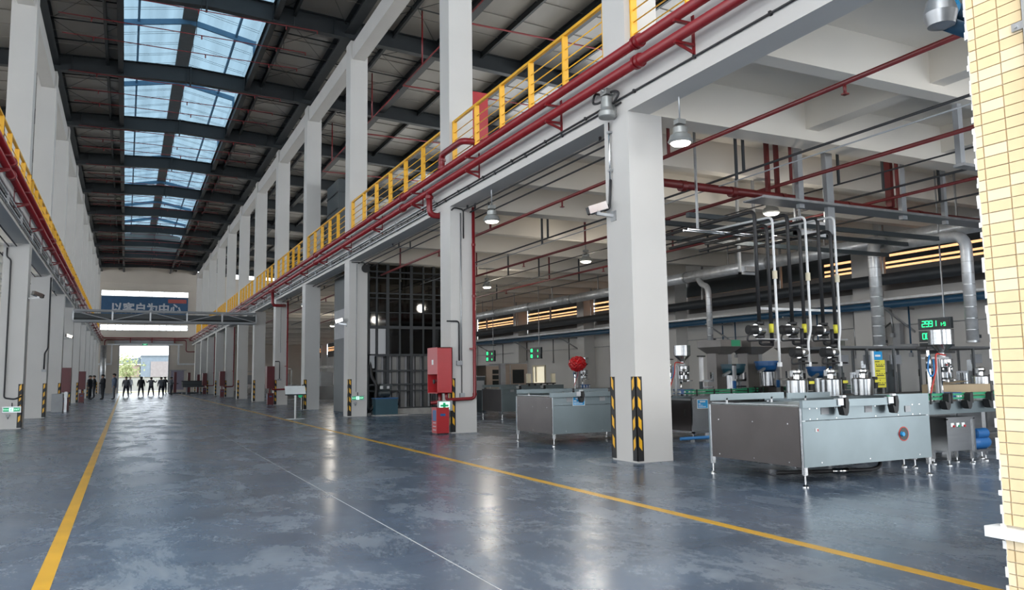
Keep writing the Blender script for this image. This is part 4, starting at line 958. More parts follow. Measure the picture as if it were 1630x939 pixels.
# hanging pump units
for n_, (px, py) in enumerate(((1206, 525), (1258.6, 525), (1308, 526), (1275, 561), (1323, 561))):
    Y = 11.2 if n_ < 3 else 10.9
    c = at(px, py, Y=Y); x, z = c.x, c.z
    nm = ['left of the three upper ones', 'middle of the three upper ones', 'right of the three upper ones', 'lower left, above the first pot', 'lower right, above the second pot'][n_]
    t = thing('hanging_pump', 'black and silver pump hung from the ceiling pipes, ' + nm, 'pump', (x, Y, z), 'pumps hung above the line')
    obj('motor', MB().lathe(Y, z, [(.05, x - .24), (.09, x - .23), (.09, x - .02)], 14, 'x'), 'black', t)
    obj('pump_body', MB().lathe(Y, z, [(.11, x - .06), (.12, x - .02), (.12, x + .1), (.08, x + .12)], 16, 'x'), 'chrome', t)
    obj('flange', MB().lathe(x + .05, Y, [(.09, z + .11), (.09, z + .15), (.05, z + .15)], 12).lathe(x + .05, Y, [(.09, z - .15), (.09, z - .11)], 12), 'black', t)
    obj('end_disc', MB().lathe(Y, z, [(.08, x + .12), (.08, x + .15)], 14, 'x'), 'galv', t)
    obj('lead', MB().arc([(x - .2, Y - .1, z - .08), (x - .35, Y - .12, z - .1), (x - .38, Y - .12, z - .22), (x - .1, Y - .12, z - .2), (x + .3, Y - .1, z - .2)], .018, 6, .08), 'cable', t)
    if n_ < 3:
        xt = at(px + 22, 525, Y=Y).x; zt_ = 4.55
        obj('supply_pipe', MB().arc([(x + .05, Y, z + .13), (x + .05, Y, zt_), (x + .05, Y + 3.4, zt_)], .035, 8, .12), 'cable', t)
        obj('return_pipe', MB().arc([(xt, Y, z - .3), (xt, Y, zt_ - .25), (xt, Y + 3.0, zt_ - .25)], .035, 8, .12), 'cable', t)
        obj('cross_pipe', MB().arc([(x + .05, Y, z - .14), (x + .05, Y, z - .27), (xt, Y, z - .27)], .03, 8, .05), 'cable', t)
        obj('yellow_sleeve', MB().tube([(xt, Y, z - .05), (xt, Y, z + .12)], .045, 8), 'ysign', t)
        obj('support_bar', MB().bar((x - .1, Y - .06, z - .18), (xt + .25, Y - .06, z - .18), .02, .03), 'galv', t)
    else: obj('supply_pipe', MB().tube([(x + .05, Y, z + .14), (x + .05, Y, z + .45)], .035, 8), 'cable', t); obj('drop_pipe', MB().tube([(x + .05, Y, z - .15), (x + .05, Y, 1.35)], .03, 8), 'cable', t)
for n_, (pt, pb) in enumerate(((1228, 1241), (1286, 1288), (1330, 1337))):
    a, b = at(pt, 345, Y=10.8), at(pb, 575, Y=10.8)
    t = thing('white_drop_pipe', 'white pipe dropping from the ceiling to the filling line, ' + ['left of three', 'middle of three', 'right of three'][n_], 'pipe', (a.x, 10.8, b.z), 'white drop pipes')
    xm = (a.x + b.x) / 2
    obj('tube', MB().arc([(xm, 12.6, a.z + .04), (xm, 10.8, a.z), (xm, 10.8, 2.25), (b.x, 10.8, 2.05), (b.x, 10.8, 1.6)], .024, 10, .12), 'white2', t)
    obj('joint', MB().lathe(xm, 10.8, [(.045, 3.2), (.045, 3.35)], 8), 'cream', t)
    obj('end_cap', MB().cbox(b.x, 10.8, 1.62, .06, .06, .08), 'white2', t)

a, b = at(1208, 491, Y=11.35), at(1334, 491, Y=11.35)
t = thing('white_cross_bar', 'thin white horizontal bar across the black pipes above the hanging pumps', 'bar', ((a.x + b.x) / 2, 11.35, a.z))
obj('bar', MB().box(a.x, 11.33, a.z - .02, b.x, 11.37, a.z + .025), 'white2', t)
# cap elevators and bowl feeders of the second line
def elevator(px, wpx, label, green=False):
    c = at(px, 560, Y=15.6); x = c.x; y = 15.6
    wd = wpx / FPX * 19 / 2
    t = thing('cap_elevator', label, 'machine', (x, y, 0), 'dark steel cap elevators')
    obj('hopper', MB().add([(x - wd, y - .45, 2.13), (x + wd, y - .45, 2.13), (x + wd, y + .45, 2.13), (x - wd, y + .45, 2.13), (x - wd, y - .45, 2.3), (x + wd, y - .45, 2.3), (x + wd, y + .45, 2.3), (x - wd, y + .45, 2.3),
        (x - wd * .5, y - .25, 1.95), (x + wd * .5, y - .25, 1.95), (x + wd * .5, y + .25, 1.95), (x - wd * .5, y + .25, 1.95)],
        [(0, 1, 5, 4), (1, 2, 6, 5), (2, 3, 7, 6), (3, 0, 4, 7), (4, 5, 6, 7), (8, 9, 1, 0), (9, 10, 2, 1), (10, 11, 3, 2), (11, 8, 0, 3), (11, 10, 9, 8)]), 'elev', t)
    if green: obj('green_panel', MB().box(x, y - .456, 2.14, x + wd * .85, y - .45, 2.29), 'green', t)
    obj('shaft', MB().box(x - .24, y - .15, .8, x + .14, y + .2, 1.97), 'elev', t); obj('side_strip', MB().box(x + .14, y - .15, .8, x + .26, y + .2, 1.95), 'galv', t)
    obj('base', MB().box(x - .3, y - .3, 0, x + .3, y + .3, .8), 'inox', t); obj('rim', MB().box(x - .28, y - .2, 1.0, x + .3, y + .25, 1.05), 'black', t)
elevator(1145, 44, 'dark steel cap elevator with a green panel on its hopper', True)
elevator(1194, 50, 'dark steel cap elevator left of the blue bowl feeder')
elevator(1262, 30, 'dark steel cap elevator behind the hanging pumps')
elevator(1310, 46, 'dark steel cap elevator behind the right-hand hanging pumps')
for n_, (px, py, rr, mt, lb) in enumerate(((1222, 583, .3, 'blue', 'blue bowl feeder on a steel drum, right of the cap elevators'), (1167, 588, .28, 'teal', 'teal bowl feeder between the two cap elevators'), (1306, 592, .3, 'blue', 'blue bowl feeder behind the second dosing pot'))):
    y = 14.9 if n_ < 2 else 13.6
    c = at(px, py, Y=y); x, z = c.x, c.z
    t = thing('bowl_feeder', lb, 'machine', (x, y, 0), 'bowl feeders')
    obj('bowl', MB().lathe(x, y, [(.2, z - .12), (rr * .9, z - .08), (rr, z + .02), (rr, z + .08), (rr * 1.08, z + .08), (rr * 1.08, z + .13), (rr * .5, z + .1)], 22), mt, t)
    obj('drum', MB().lathe(x, y, [(.16, z - .5), (.18, z - .48), (.18, z - .14), (.15, z - .11)], 18), 'inox', t)
    obj('base', MB().box(x - .25, y - .25, 0, x + .25, y + .25, z - .5), 'inoxd', t)
    obj('chute', MB().bar((x - rr, y - .2, z - .05), (x - rr - .3, y - .3, z - .15), .06, .05), 'galv', t)
# small uprights on the second line
for n_, px in enumerate((1111, 1163, 1232)):
    c = at(px, 600, Y=14.75); x = c.x
    t = thing('guide_upright', 'steel upright with clamps on the second line, ' + ['beside the left hopper', 'in front of the teal feeder', 'in front of the blue feeder'][n_], 'machine part', (x, 14.6, 1), 'clamp uprights on the second line')
    obj('post', MB().box(x - .035, 14.58, .97, x + .035, 14.65, 1.85 if n_ == 0 else 1.65), 'white2' if n_ == 0 else 'galv', t)
    obj('clamp', MB().cbox(x + .12, 14.55, 1.3, .3, .06, .05).cbox(x + .25, 14.55, 1.4, .06, .06, .2).cbox(x + .1, 14.55, 1.15, .35, .05, .04), 'chrome', t)
    obj('hand_wheel' if n_ == 0 else 'cap', MB().lathe(x, 14.61, [(.1, 1.86), (.1, 1.89)] if n_ == 0 else [(.05, 1.65), (.05, 1.68)], 12), 'black', t)
    obj('sensor', MB().cbox(x - .12, 14.5, 1.2, .06, .06, .18), 'blue' if n_ else 'darkpanel', t)

# glass guarded machines behind
def guarded(px0, px1, y, ztop, label, notice=False):
    x0, x1 = at(px0, 590, Y=y).x, at(px1, 590, Y=y).x
    t = thing('guarded_machine', label, 'machine', ((x0 + x1) / 2, y + .6, 0), 'glass guarded machines')
    obj('base', MB().box(x0, y, .12, x1, y + 1.1, .95), 'inox', t)
    n = max(2, round((x1 - x0) / .85))
    for k in range(n + 1):
        x = x0 + (x1 - x0) * k / n
        for yy in (y, y + 1.06): obj('post', MB().box(x - .025, yy, .95, x + .025, yy + .04, ztop), 'frame', t)
    obj('top_frame', MB().box(x0 - .03, y - .01, ztop, x1 + .03, y + 1.12, ztop + .05), 'frame', t)
    for k in range(n):
        a, b = x0 + (x1 - x0) * k / n + .025, x0 + (x1 - x0) * (k + 1) / n - .025
        p = obj('glass_door', MB().box(a, y + .01, .97, b, y + .018, ztop - .02), 'winglass', t); obj('handle', MB().box(b - .05, y - .015, 1.35, b - .035, y + .01, 1.5), 'black', p)
        xm = (a + b) / 2
        obj('inner_unit', MB().cbox(xm, y + .55, 1.2, .3, .3, .5).cbox(xm + .1, y + .5, 1.55, .12, .12, .3).lathe(xm - .15, y + .5, [(.1, 1.0), (.1, 1.4)], 10), 'inox' if k % 2 else 'darkpanel', t)
        obj('screen', MB().cbox(xm, y + .3, 1.72, .34, .04, .2), 'greypanel', t)
    obj('bottom_rail', MB().box(x0, y - .02, .95, x1, y, 1.02), 'inoxd', t)
    for x in (x0 + .08, x1 - .08):
        for yy in (y + .08, y + 1.02): obj('foot', foot(MB(), x, yy, .14), 'chrome', t)
    return t
g = guarded(1338, 1466, 11.6, 1.95, 'glass guarded capping machine behind the yellow notice')
guarded(1502, 1600, 11.0, 1.93, 'glass guarded machine at far right behind the conveyor')
a, b = at(1391, 573, Y=11.5), at(1411, 617, Y=11.5)
t = thing('notice_board', 'tall yellow notice board with dark print and a blue header', 'sign', ((a.x + b.x) / 2, 11.5, b.z))
obj('board', MB().box(a.x, 11.5, b.z, b.x, 11.52, a.z), 'ysign', t); obj('stand', MB().box(a.x + .02, 11.53, 0, a.x + .06, 11.56, a.z).box(b.x - .06, 11.53, 0, b.x - .02, 11.56, a.z).box(a.x, 11.4, 0, b.x, 11.7, .03), 'galv', t)
obj('header', MB().box(a.x - .0, 11.5, a.z, a.x + .26, 11.52, a.z + .18), 'label', t); obj('edge', MB().box(a.x - .06, 11.49, b.z, a.x - .0, 11.53, a.z + .19), 'paper', t)
p = MB(); H_ = a.z - b.z; W_ = b.x - a.x
for s_ in range(3):
    zt0 = a.z - s_ * H_ / 3
    p.box(a.x + .03, 11.495, zt0 - .045, a.x + .03 + W_ * .4, 11.5, zt0 - .025)
    for q in range(4): p.box(a.x + .05 + q * W_ * .23, 11.495, zt0 - .1, a.x + .05 + q * W_ * .23 + W_ * .12, 11.5, zt0 - .085)
    p.box(a.x + .06, 11.495, zt0 - .14, a.x + W_ * .85, 11.5, zt0 - .118)
    p.box(a.x, 11.495, zt0 - H_ / 3, b.x, 11.5, zt0 - H_ / 3 + .008)
obj('print', p, 'ink', t); obj('header_print', MB().box(a.x + .04, 11.495, a.z + .07, a.x + .2, 11.5, a.z + .11), 'paper', t)
t = solo('board_stack', MB().box(12.7, 9.0, 1.03, 14.0, 9.4, 1.22).add([(12.7, 9.0, 1.22), (13.5, 9.0, 1.28), (13.5, 9.4, 1.28), (12.7, 9.4, 1.22)], [(0, 1, 2, 3)]), 'card', 'brown board resting on the line behind the right-hand hopper', 'board')
t = thing('board_shelf', 'steel shelf under the brown board at far right', 'shelf', (13.4, 9.2, 0)); obj('shelf', MB().box(12.65, 8.95, .99, 14.05, 9.45, 1.03), 'inox', t)
for x in (12.98, 13.95): obj('leg', MB().box(x, 9.1, 0, x + .05, 9.3, .99), 'inox', t)
t = thing('red_wrap', 'bunched red plastic wrap hung on the hopper behind the second table', 'plastic wrap', (15.5, 25.8, 1.7))
bm = bmesh.new(); bmesh.ops.create_icosphere(bm, subdivisions=4, radius=.34)
rnd = random.Random(3)
for v in bm.verts: v.co *= 1 + rnd.uniform(-.14, .06); v.co.z *= .85; v.co += Vector((15.3, 25.62, 1.9))
mb = MB().add([v.co.copy() for v in bm.verts], [tuple(v.index for v in f.verts) for f in bm.faces]); bm.free(); obj('wrap', mb, 'bag', t)

# third line and machines far under the mezzanine
def boxy(px0, px1, y, z1, label, m_, d=1.2, extra=None):
    x0, x1 = at(px0, 600, Y=y).x, at(px1, 600, Y=y).x
    t = thing('packing_machine', label, 'machine', ((x0 + x1) / 2, y + d / 2, 0), 'packing machines far under the mezzanine')
    obj('body', MB().box(x0, y, 0, x1, y + d, z1), m_, t); obj('top_plate', MB().box(x0 - .02, y - .02, z1, x1 + .02, y + d, z1 + .04), 'greyp', t)
    return t, x0, x1
t, x0, x1 = boxy(811, 839, 31, 2.0, 'beige cabinet machine with a black opening, under the right mezzanine', 'beige')
obj('opening', MB().box(x0 + .15, 30.99, 1.15, x1 - .15, 31.0, 1.75), 'ledface', t); obj('hinge_strip', MB().box(x0 + .02, 30.98, 1, x0 + .05, 31, 1.95), 'galv', t)
t, x0, x1 = boxy(797, 810, 31.4, 1.98, 'grey narrow cabinet left of the beige machine', 'greypanel'); obj('panel', MB().box(x0 + .05, 31.38, 1.2, x1 - .05, 31.4, 1.8), 'greyp', t)
t, x0, x1 = boxy(774, 796, 31.6, 1.92, 'beige and white machine with dark shelves', 'beige')
for k in range(3): obj('shelf_opening', MB().box(x0 + .3, 31.58, 1.1 + k * .24, x1 - .08, 31.6, 1.28 + k * .24), 'ledface', t)
t, x0, x1 = boxy(757, 772, 30.5, 1.45, 'dark grey cabinet at the edge of the second right column', 'darkpanel'); obj('panel', MB().box(x0 + .05, 30.48, .9, x1 - .05, 30.5, 1.3), 'greyp', t)
t = thing('bottle_guide_stand', 'black frame with two cream posts standing on the third line', 'machine', (14, 24.3, 1))
a, b = at(841, 611, Y=25.5), at(880, 611, Y=25.5)
obj('bar', MB().box(a.x - .1, 25.45, 1.17, b.x + .1, 25.5, 1.21), 'black', t)
for p_ in (a, b): obj('post', MB().box(p_.x - .07, 25.42, 1.21, p_.x + .07, 25.53, 1.55), 'cream', t)
for k in range(5): obj('clip', MB().box(a.x + k * .25, 25.44, 1.0, a.x + .04 + k * .25, 25.52, 1.17), 'black', t)
for n_, (y, x) in enumerate(((40, 12), (44, 15), (50, 11.5), (56, 13), (62, 11), (70, 12), (80, 11))):
    t = thing('conveyor_block', 'distant grey machine under the right mezzanine, %s from the goods lift' % ordn(n_), 'machine', (x, y, 0), 'distant machines behind the right columns')
    obj('body', MB().box(x - 1.2, y, .2, x + 1.4, y + 1, 1.0), 'inox', t); obj('tower', MB().box(x - .4, y + .2, 1, x + .3, y + .8, 1.9), 'greyp', t); obj('arm', MB().box(x + .5, y + .4, 1, x + .6, y + .5, 2.3).box(x - 1, y + .4, 2.2, x + .6, y + .5, 2.3), 'galv', t)
    obj('legs', MB().box(x - 1.1, y + .1, 0, x - 1, y + .2, .2).box(x + 1.2, y + .1, 0, x + 1.3, y + .2, .2).box(x - 1.1, y + .8, 0, x - 1, y + .9, .2).box(x + 1.2, y + .8, 0, x + 1.3, y + .9, .2), 'galv', t)
t = thing('lit_hatch', 'cream-lit window in the far right wall under the mezzanine', 'window', (24.1, 46, 1))
a, b = at(849, 584, X=24.15), at(867, 608, X=24.15)
obj('pane', MB().box(24.17, b.y, b.z - .1, 24.19, a.y, a.z), mat('lit_cream_room', (.7, .66, .5), .6, emit=(1, .92, .7), estr=.35), t)
obj('frame', MB().box(24.12, b.y - .1, a.z, 24.2, a.y + .1, a.z + .1).box(24.12, b.y - .1, b.z - .1, 24.2, b.y, a.z).box(24.12, a.y, b.z - .1, 24.2, a.y + .1, a.z).box(24.12, (a.y + b.y) / 2 + .3, b.z, 24.16, (a.y + b.y) / 2 + .5, a.z), 'cream', t)

# ------------------------------------------------------------------ displays
SEG = {'0': 'abcdef', '1': 'bc', '2': 'abged', '9': 'abcdfg', '8': 'abcdefg', 'k': 'efg', 'g': 'abcdfg', ' ': ''}
def seg7(s, y0, z0, h, x, mb, wd=None):
    """digits on a plate facing -X; reading direction is towards -Y"""
    wd = wd or h * .55; th = h * .13
    for i, ch in enumerate(s):
        y = y0 - i * wd * 1.35
        def hb(z): mb.box(x - .004, y, z - th / 2, x, y - wd, z + th / 2)
        def vb(yy, za, zb_): mb.box(x - .004, yy - th / 2, za, x, yy + th / 2, zb_)
        for c in SEG[ch]:
            if c == 'a': hb(z0 + h)
            if c == 'd': hb(z0)
            if c == 'g': hb(z0 + h / 2)
            if c == 'b': vb(y - wd, z0 + h / 2, z0 + h)
            if c == 'c': vb(y - wd, z0, z0 + h / 2)
            if c == 'f': vb(y, z0 + h / 2, z0 + h)
            if c == 'e': vb(y, z0, z0 + h / 2)
def display(x, y, z, w_, h, txt, unit, label, long=True):
    t = thing('led_display', label, 'display', (x, y, z), 'green number displays')
    obj('case', MB().box(x, y - w_ / 2, z, x + .1, y + w_ / 2, z + h), 'darkpanel', t)
    obj('screen', MB().box(x - .006, y - w_ / 2 + .04, z + .035, x, y + w_ / 2 - .04, z + h - .035), 'ledface', t)
    mb = MB(); seg7(txt, y + w_ / 2 - .12, z + h * .25, h * .5, x - .007, mb)
    if unit: seg7(unit, y - w_ * .22, z + h * .25, h * .3, x - .007, mb)
    if mb.v: obj('digits', mb, 'led', t)
    obj('hanger', MB().box(x + .04, y - w_ * .3, z + h, x + .07, y - w_ * .3 + .03, 6.86 if long else z + h + .02), 'galv', t)
    return t
a = at(1487, 516, X=19.5)
display(19.5, a.y, a.z - .13, .95, .3, '2991', 'kg', 'green display reading 2991 kg above the right-hand hopper')
display(19.5, a.y - .0, a.z - .46, .95, .3, '0000', '', 'green display half hidden directly below the 2991 display', False)
display(19.5, a.y - .0, a.z - .79, .95, .3, '', '', 'blank display lowest of the stack behind the right-hand hopper', False)
for n_, (px, py, lb) in enumerate(((852, 558, 'upper green display left of the red-wrapped hopper'), (852, 567, 'lower green display left of the red-wrapped hopper'), (780, 563, 'upper green display beside the second right column'), (780, 572, 'lower green display beside the second right column'))):
    a = at(px, py, X=20)
    w_, h = (1.15, .31) if n_ < 2 else (1.1, .33)
    display(20, a.y, a.z - .14, w_ * 1.1, h, '88', '8', lb, n_ % 2 == 0)

# ------------------------------------------------------------------ ducts, trays and wall services
t = thing('main_duct', 'long round spiral duct under the ceiling along the right wall', 'duct', (20, 30, 5.28))
for k in range(13):
    y = 2.4 + k * 4.5
    obj('duct_section', MB().tube([(20, y, 5.28), (20, y + 4.44, 5.28)], .21, 20), 'duct', t)
    obj('joint_ring', MB().lathe(20, 5.28, [(.23, y + 4.42), (.23, y + 4.5)], 20, 'y'), 'galv', t)
    obj('hanger', MB().box(19.98, y + 2, 5.45, 20.02, y + 2.04, 6.86), 'galv', t)
def drop(x, y, ztop, zbot, r, label, pts=None):
    t = thing('drop_duct', label, 'duct', (x, y, zbot), 'drop ducts')
    obj('branch', MB().arc(pts, r, 16, .35, 6), 'duct', t)
    n = int((ztop - zbot) / .28)
    for k in range(n): obj('seam_ring', MB().lathe(x, y, [(r + .006, zbot + .3 + k * .28), (r + .006, zbot + .32 + k * .28)], 16), 'galv', t)
    d = obj('damper', MB().lathe(x, y, [(r + .015, zbot), (r + .015, zbot + .05)], 16), 'galv', t)
    obj('damper_handle', MB().cbox(x + r + .05, y - .02, zbot + .15, .12, .08, .08), 'darkpanel', t)
a = at(1400, 552, X=19.3); drop(19.3, a.y, 4.9, a.z, .17, 'spiral drop duct above the yellow notice', [(20, a.y + .1, 5.2), (19.3, a.y, 5.2), (19.3, a.y, a.z)])
a = at(1549, 545, X=18.6); drop(18.6, a.y, 4.2, a.z, .14, 'spiral drop duct next to the tiled wall', [(20, a.y + 3.4, 5.05), (18.6, a.y + 1.6, 4.85), (18.6, a.y, 4.8), (18.6, a.y, a.z)])
a = at(1131, 547, X=19.5); drop(19.5, a.y, 4.3, a.z, .11, 'thin drop duct above the first cap elevator', [(20, a.y + 1.2, 5.2), (19.7, a.y + .6, 4.85), (19.5, a.y, 4.7), (19.5, a.y, a.z)])
t = thing('return_duct', 'darker round duct along the right wall below the main duct', 'duct', (22.6, 30, 4.7))
obj('duct_run', MB().tube([(22.6, 2.4, 4.5), (22.6, 60, 4.5)], .19, 18), 'cage', t)
for k in range(12): obj('bracket', MB().box(22.55, 4 + k * 4.6, 4.6, 22.65, 4.06 + k * 4.6, 6.86), 'galv', t)
t = thing('wall_tray', 'blue pipe with a pale cable tray along the right wall', 'pipe rack', (23.1, 30, 3.7))
obj('blue_pipe', MB().tube([(23.05, 2.4, 3.62), (23.05, 75, 3.95)], .12, 12), 'bluepipe', t)
obj('tray', MB().add([(22.95, 2.4, 3.76), (23.4, 2.4, 3.76), (23.4, 75, 4.1), (22.95, 75, 4.1), (22.95, 2.4, 3.84), (23.4, 2.4, 3.84), (23.4, 75, 4.18), (22.95, 75, 4.18)], [(0, 3, 2, 1), (4, 5, 6, 7), (0, 1, 5, 4), (1, 2, 6, 5), (2, 3, 7, 6), (3, 0, 4, 7)]), 'galv', t)
for k, y in enumerate((6, 12.5, 18.0, 22.5, 27, 33, 40, 46, 52, 60)):
    z = 3.46 + .33 * (y - 2.4) / 72
    obj('bracket', MB().box(22.7, y, z, 23.5 if y in (0,) else 24.2, y + .06, z + .06).bar((22.8, y + .03, z), (24.2, y + .03, z - .75), .05, .06), 'galv', t)
t = thing('wall_conduit', 'thin horizontal conduit along the right wall', 'conduit', (24.1, 30, 3.0)); obj('tube', MB().tube([(24.15, 4, 3.05), (24.15, 75, 3.05)], .02, 6), 'galv', t)
for n_, (px, z1, cl) in enumerate(((1380, 2.6, 'galv'), (1360, 2.0, 'galv'), (1448, 2.0, 'bluepipe'), (1420, 2.7, 'galv'), (1301, 2.1, 'bluepipe'), (1150, 2.3, 'bluepipe'), (1170, 2.2, 'bluepipe'), (880, 2.3, 'cable'), (838, 2.4, 'cable'), (822, 2.2, 'cable'), (905, 2.2, 'cable'), (800, 2.3, 'cable'))):
    y = at(px, 520, X=23.9).y
    t = thing('wall_drop', 'thin %s drop pipe on the right wall, %s counting from the tiled wall' % ({'galv': 'grey', 'bluepipe': 'blue', 'cable': 'dark'}[cl], ordn([3, 4, 1, 2, 5, 7, 6, 9, 10, 0, 8, 11][n_])), 'pipe', (23.9, y, z1), 'drop pipes on the right wall')
    obj('tube', MB().tube([(23.9, y, 3.7), (23.9, y, z1)], .03, 6), cl, t); obj('outlet', MB().cbox(23.88, y, z1, .08, .12, .14), 'greyp', t)
t = thing('wall_socket_box', 'grey junction box with a hose on the right wall left of the displays', 'box', (24, 18, 2.6))
a = at(1428, 532, X=24.0); obj('box', MB().cbox(24.05, a.y, a.z, .2, .3, .75), 'greyp', t); obj('shelf', MB().cbox(23.9, a.y - .3, a.z - .4, .3, .9, .08), 'greyp', t)
obj('hose', MB().arc([(23.95, a.y + .2, a.z + .4), (23.9, a.y + .5, a.z + .2), (23.9, a.y + .4, a.z - .4)], .03, 6, .1), 'cable', t)

# long pipes under the slab, running away from the camera
def run(p1, p2, z, r, m_, label, y0=2.4, y1=60, heads=0, hang=4.1, drops=0):
    x = (at(p1[0], p1[1], Z=z).x + at(p2[0], p2[1], Z=z).x) / 2
    t = thing('ceiling_pipe', label, 'pipe', (x, y0, z), 'pipes under the mezzanine slab')
    obj('tube', MB().tube([(x, y0, z), (x, y1, z)], r, 8), m_, t)
    y = y0 + 1.2; k = 0
    while y < min(y1, 45):
        if k % 2 == 0: obj('hanger', MB().box(x - .025, y - .02, z, x + .025, y + .02, 6.86 if True else 0), 'dimred' if m_ == 'dimred' else 'cage', t)
        if heads and k % 2 == 1: obj('sprinkler_head', MB().tube([(x, y, z), (x, y, z - .16)], .025, 6).cbox(x, y, z - .17, .08, .08, .02), m_, t)
        y += hang; k += 1
    return t
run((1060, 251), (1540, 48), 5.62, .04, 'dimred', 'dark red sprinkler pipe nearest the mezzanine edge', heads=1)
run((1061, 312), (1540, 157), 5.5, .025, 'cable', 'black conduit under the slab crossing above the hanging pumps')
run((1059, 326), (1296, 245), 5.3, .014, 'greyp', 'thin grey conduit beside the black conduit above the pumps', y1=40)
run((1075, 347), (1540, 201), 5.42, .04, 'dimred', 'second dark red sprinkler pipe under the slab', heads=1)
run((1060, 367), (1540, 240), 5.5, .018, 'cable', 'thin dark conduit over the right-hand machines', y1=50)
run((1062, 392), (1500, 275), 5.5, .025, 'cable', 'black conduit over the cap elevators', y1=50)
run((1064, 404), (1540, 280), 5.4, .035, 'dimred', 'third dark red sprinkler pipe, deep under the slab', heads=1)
run((1064, 420), (1520, 310), 5.4, .022, 'cable', 'dark conduit above the main duct', y1=50)
# big red main crossing to the right with the tray beneath
t = thing('red_main', 'thick dark red pipe crossing under the slab to the right', 'pipe', (14, 12.4, 5.2))
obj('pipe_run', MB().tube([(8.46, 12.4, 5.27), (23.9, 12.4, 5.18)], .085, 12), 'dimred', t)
for x in (9.9, 11.2, 12.6, 14.6, 17, 19.4): obj('coupling', MB().lathe(12.4, 5.25 - (x - 8.46) * .006, [(.115, x), (.115, x + .12)], 12, 'x'), 'dimred', t)
for px in (1222, 1237): x = at(px, 290, Y=12.4).x; obj('hanger', MB().box(x - .04, 12.36, 5.3, x + .04, 12.44, 6.86), 'dimred', t)
for px in (1415, 1432): x = at(px, 310, Y=12.4).x; obj('hanger', MB().box(x - .05, 12.3, 5.3, x + .05, 12.46, 6.86), 'dimred', t)
t = thing('tray_gantry', 'grey cable tray hung beneath the thick red pipe', 'cable tray', (14, 12.1, 5.0))
obj('tray', MB().box(11.4, 11.7, 4.99, 20, 12.25, 5.02), 'greypanel', t); obj('tray_lip', MB().box(11.4, 11.66, 4.98, 20, 11.7, 5.03), 'galv', t)
for px, w_ in ((1272, .14), (1318, .2), (1434, .16), (1500, .1)):
    x = at(px, 290, Y=11.9).x
    obj('hanger', MB().box(x - w_ / 2, 11.85, 4.4 if w_ == .2 else 4.9, x + w_ / 2, 11.95, 6.86), 'greyp', t); obj('top_plate', MB().cbox(x, 11.9, 6.85, .3, .3, .02), 'greyp', t)
for y, z in ((12.9, 4.75), (13.8, 4.75), (14.4, 4.55)): obj('cross_channel', MB().box(10.5, y, z, 18.5, y + .1, z + .1), 'darkpanel', t)
t = thing('cable_drop_frame', 'white sheet metal bracket frame hung among the pipes', 'frame', (13.2, 13, 4.6))
a, b = at(1264, 352, Y=13.2), at(1320, 378, Y=13.2)
obj('plate', MB().box(a.x, 13.2, b.z, a.x + .14, 13.25, a.z).box(a.x, 13.2, a.z - .1, b.x, 13.25, a.z + .05).box(a.x, 13.2, b.z, b.x, 13.25, b.z + .14).box(b.x - .1, 13.2, b.z, b.x, 13.25, a.z + .1), 'white2', t)
obj('bars', MB().bar((a.x + .6, 13.22, b.z + .14), (a.x + .5, 13.22, a.z - .1), .04, .04).bar((a.x + .9, 13.22, b.z + .14), (a.x + 1.0, 13.22, a.z - .1), .04, .04).box(a.x + .05, 13.2, a.z, a.x + .1, 13.25, 6.86).box(b.x - .08, 13.2, a.z, b.x - .03, 13.25, 6.86), 'galv', t)
t = thing('silver_pipe_pair', 'pair of bright steel pipes under the slab left of the white drop pipes', 'pipe', (11, 12, 4.4))
for k in range(2): obj('tube', MB().tube([(9.9, 12.2 + k * .15, 4.32), (13.4, 12.2 + k * .15, 4.32)], .022, 8), 'chrome', t)
for x in (10.2, 13.0): obj('hanger', MB().box(x - .015, 12.25, 4.32, x + .015, 12.3, 6.86), 'galv', t)
t = thing('display_bracket', 'square hanging frame with a small unit, above the first cap elevator', 'frame', (15, 17, 4))
a, b = at(1176, 392, Y=15.5), at(1207, 438, Y=15.5)
obj('frame', MB().box(a.x, 15.5, b.z, a.x + .06, 15.56, 6.86).box(b.x - .06, 15.5, b.z, b.x, 15.56, 6.86).box(a.x, 15.5, b.z, b.x, 15.56, b.z + .06), 'greyp', t); obj('unit', MB().cbox((a.x + b.x) / 2, 15.5, b.z + .14, .35, .2, .14), 'galv', t)
# blue valve high at the right edge
t = thing('blue_valve', 'large blue and grey pipe fitting high up beside the tiled wall', 'pipe fitting', (7, 4.6, 4.7))
a = at(1497, 22, Y=4.6)
obj('dome', MB().lathe(a.x, 4.6, [(.02, a.z - .16), (.12, a.z - .12), (.15, a.z), (.12, a.z + .12), (.05, a.z + .2)], 18), 'galv', t)
obj('upper_pipe', MB().tube([(a.x, 4.6, a.z + .08), (a.x + 1.6, 4.6, a.z + .0)], .085, 14), 'bluepipe', t); obj('lower_pipe', MB().tube([(a.x + .05, 4.6, a.z - .08), (a.x + 1.6, 4.6, a.z - .16)], .07, 14), 'bluepipe', t)
obj('band', MB().lathe(4.6, a.z + .08, [(.1, a.x + .1), (.1, a.x + .16)], 14, 'x'), 'label', t); obj('hanger', MB().box(a.x - .02, 4.58, a.z + .15, a.x + .02, 4.62, 6.86), 'galv', t)
t = thing('ceiling_bracket', 'grey bracket hanging from the slab next to the tiled wall', 'bracket', (11, 6.5, 5))
a, b = at(1523, 175, Y=8.6), at(1535, 262, Y=8.6)
obj('post', MB().box(a.x - .06, 8.55, b.z, a.x + .06, 8.65, 6.86), 'greyp', t); obj('arm', MB().box(a.x - .06, 8.5, b.z - .05, a.x + 1.5, 8.7, b.z), 'galv', t); obj('plate', MB().cbox(a.x, 8.6, 6.85, .35, .3, .02), 'greyp', t)
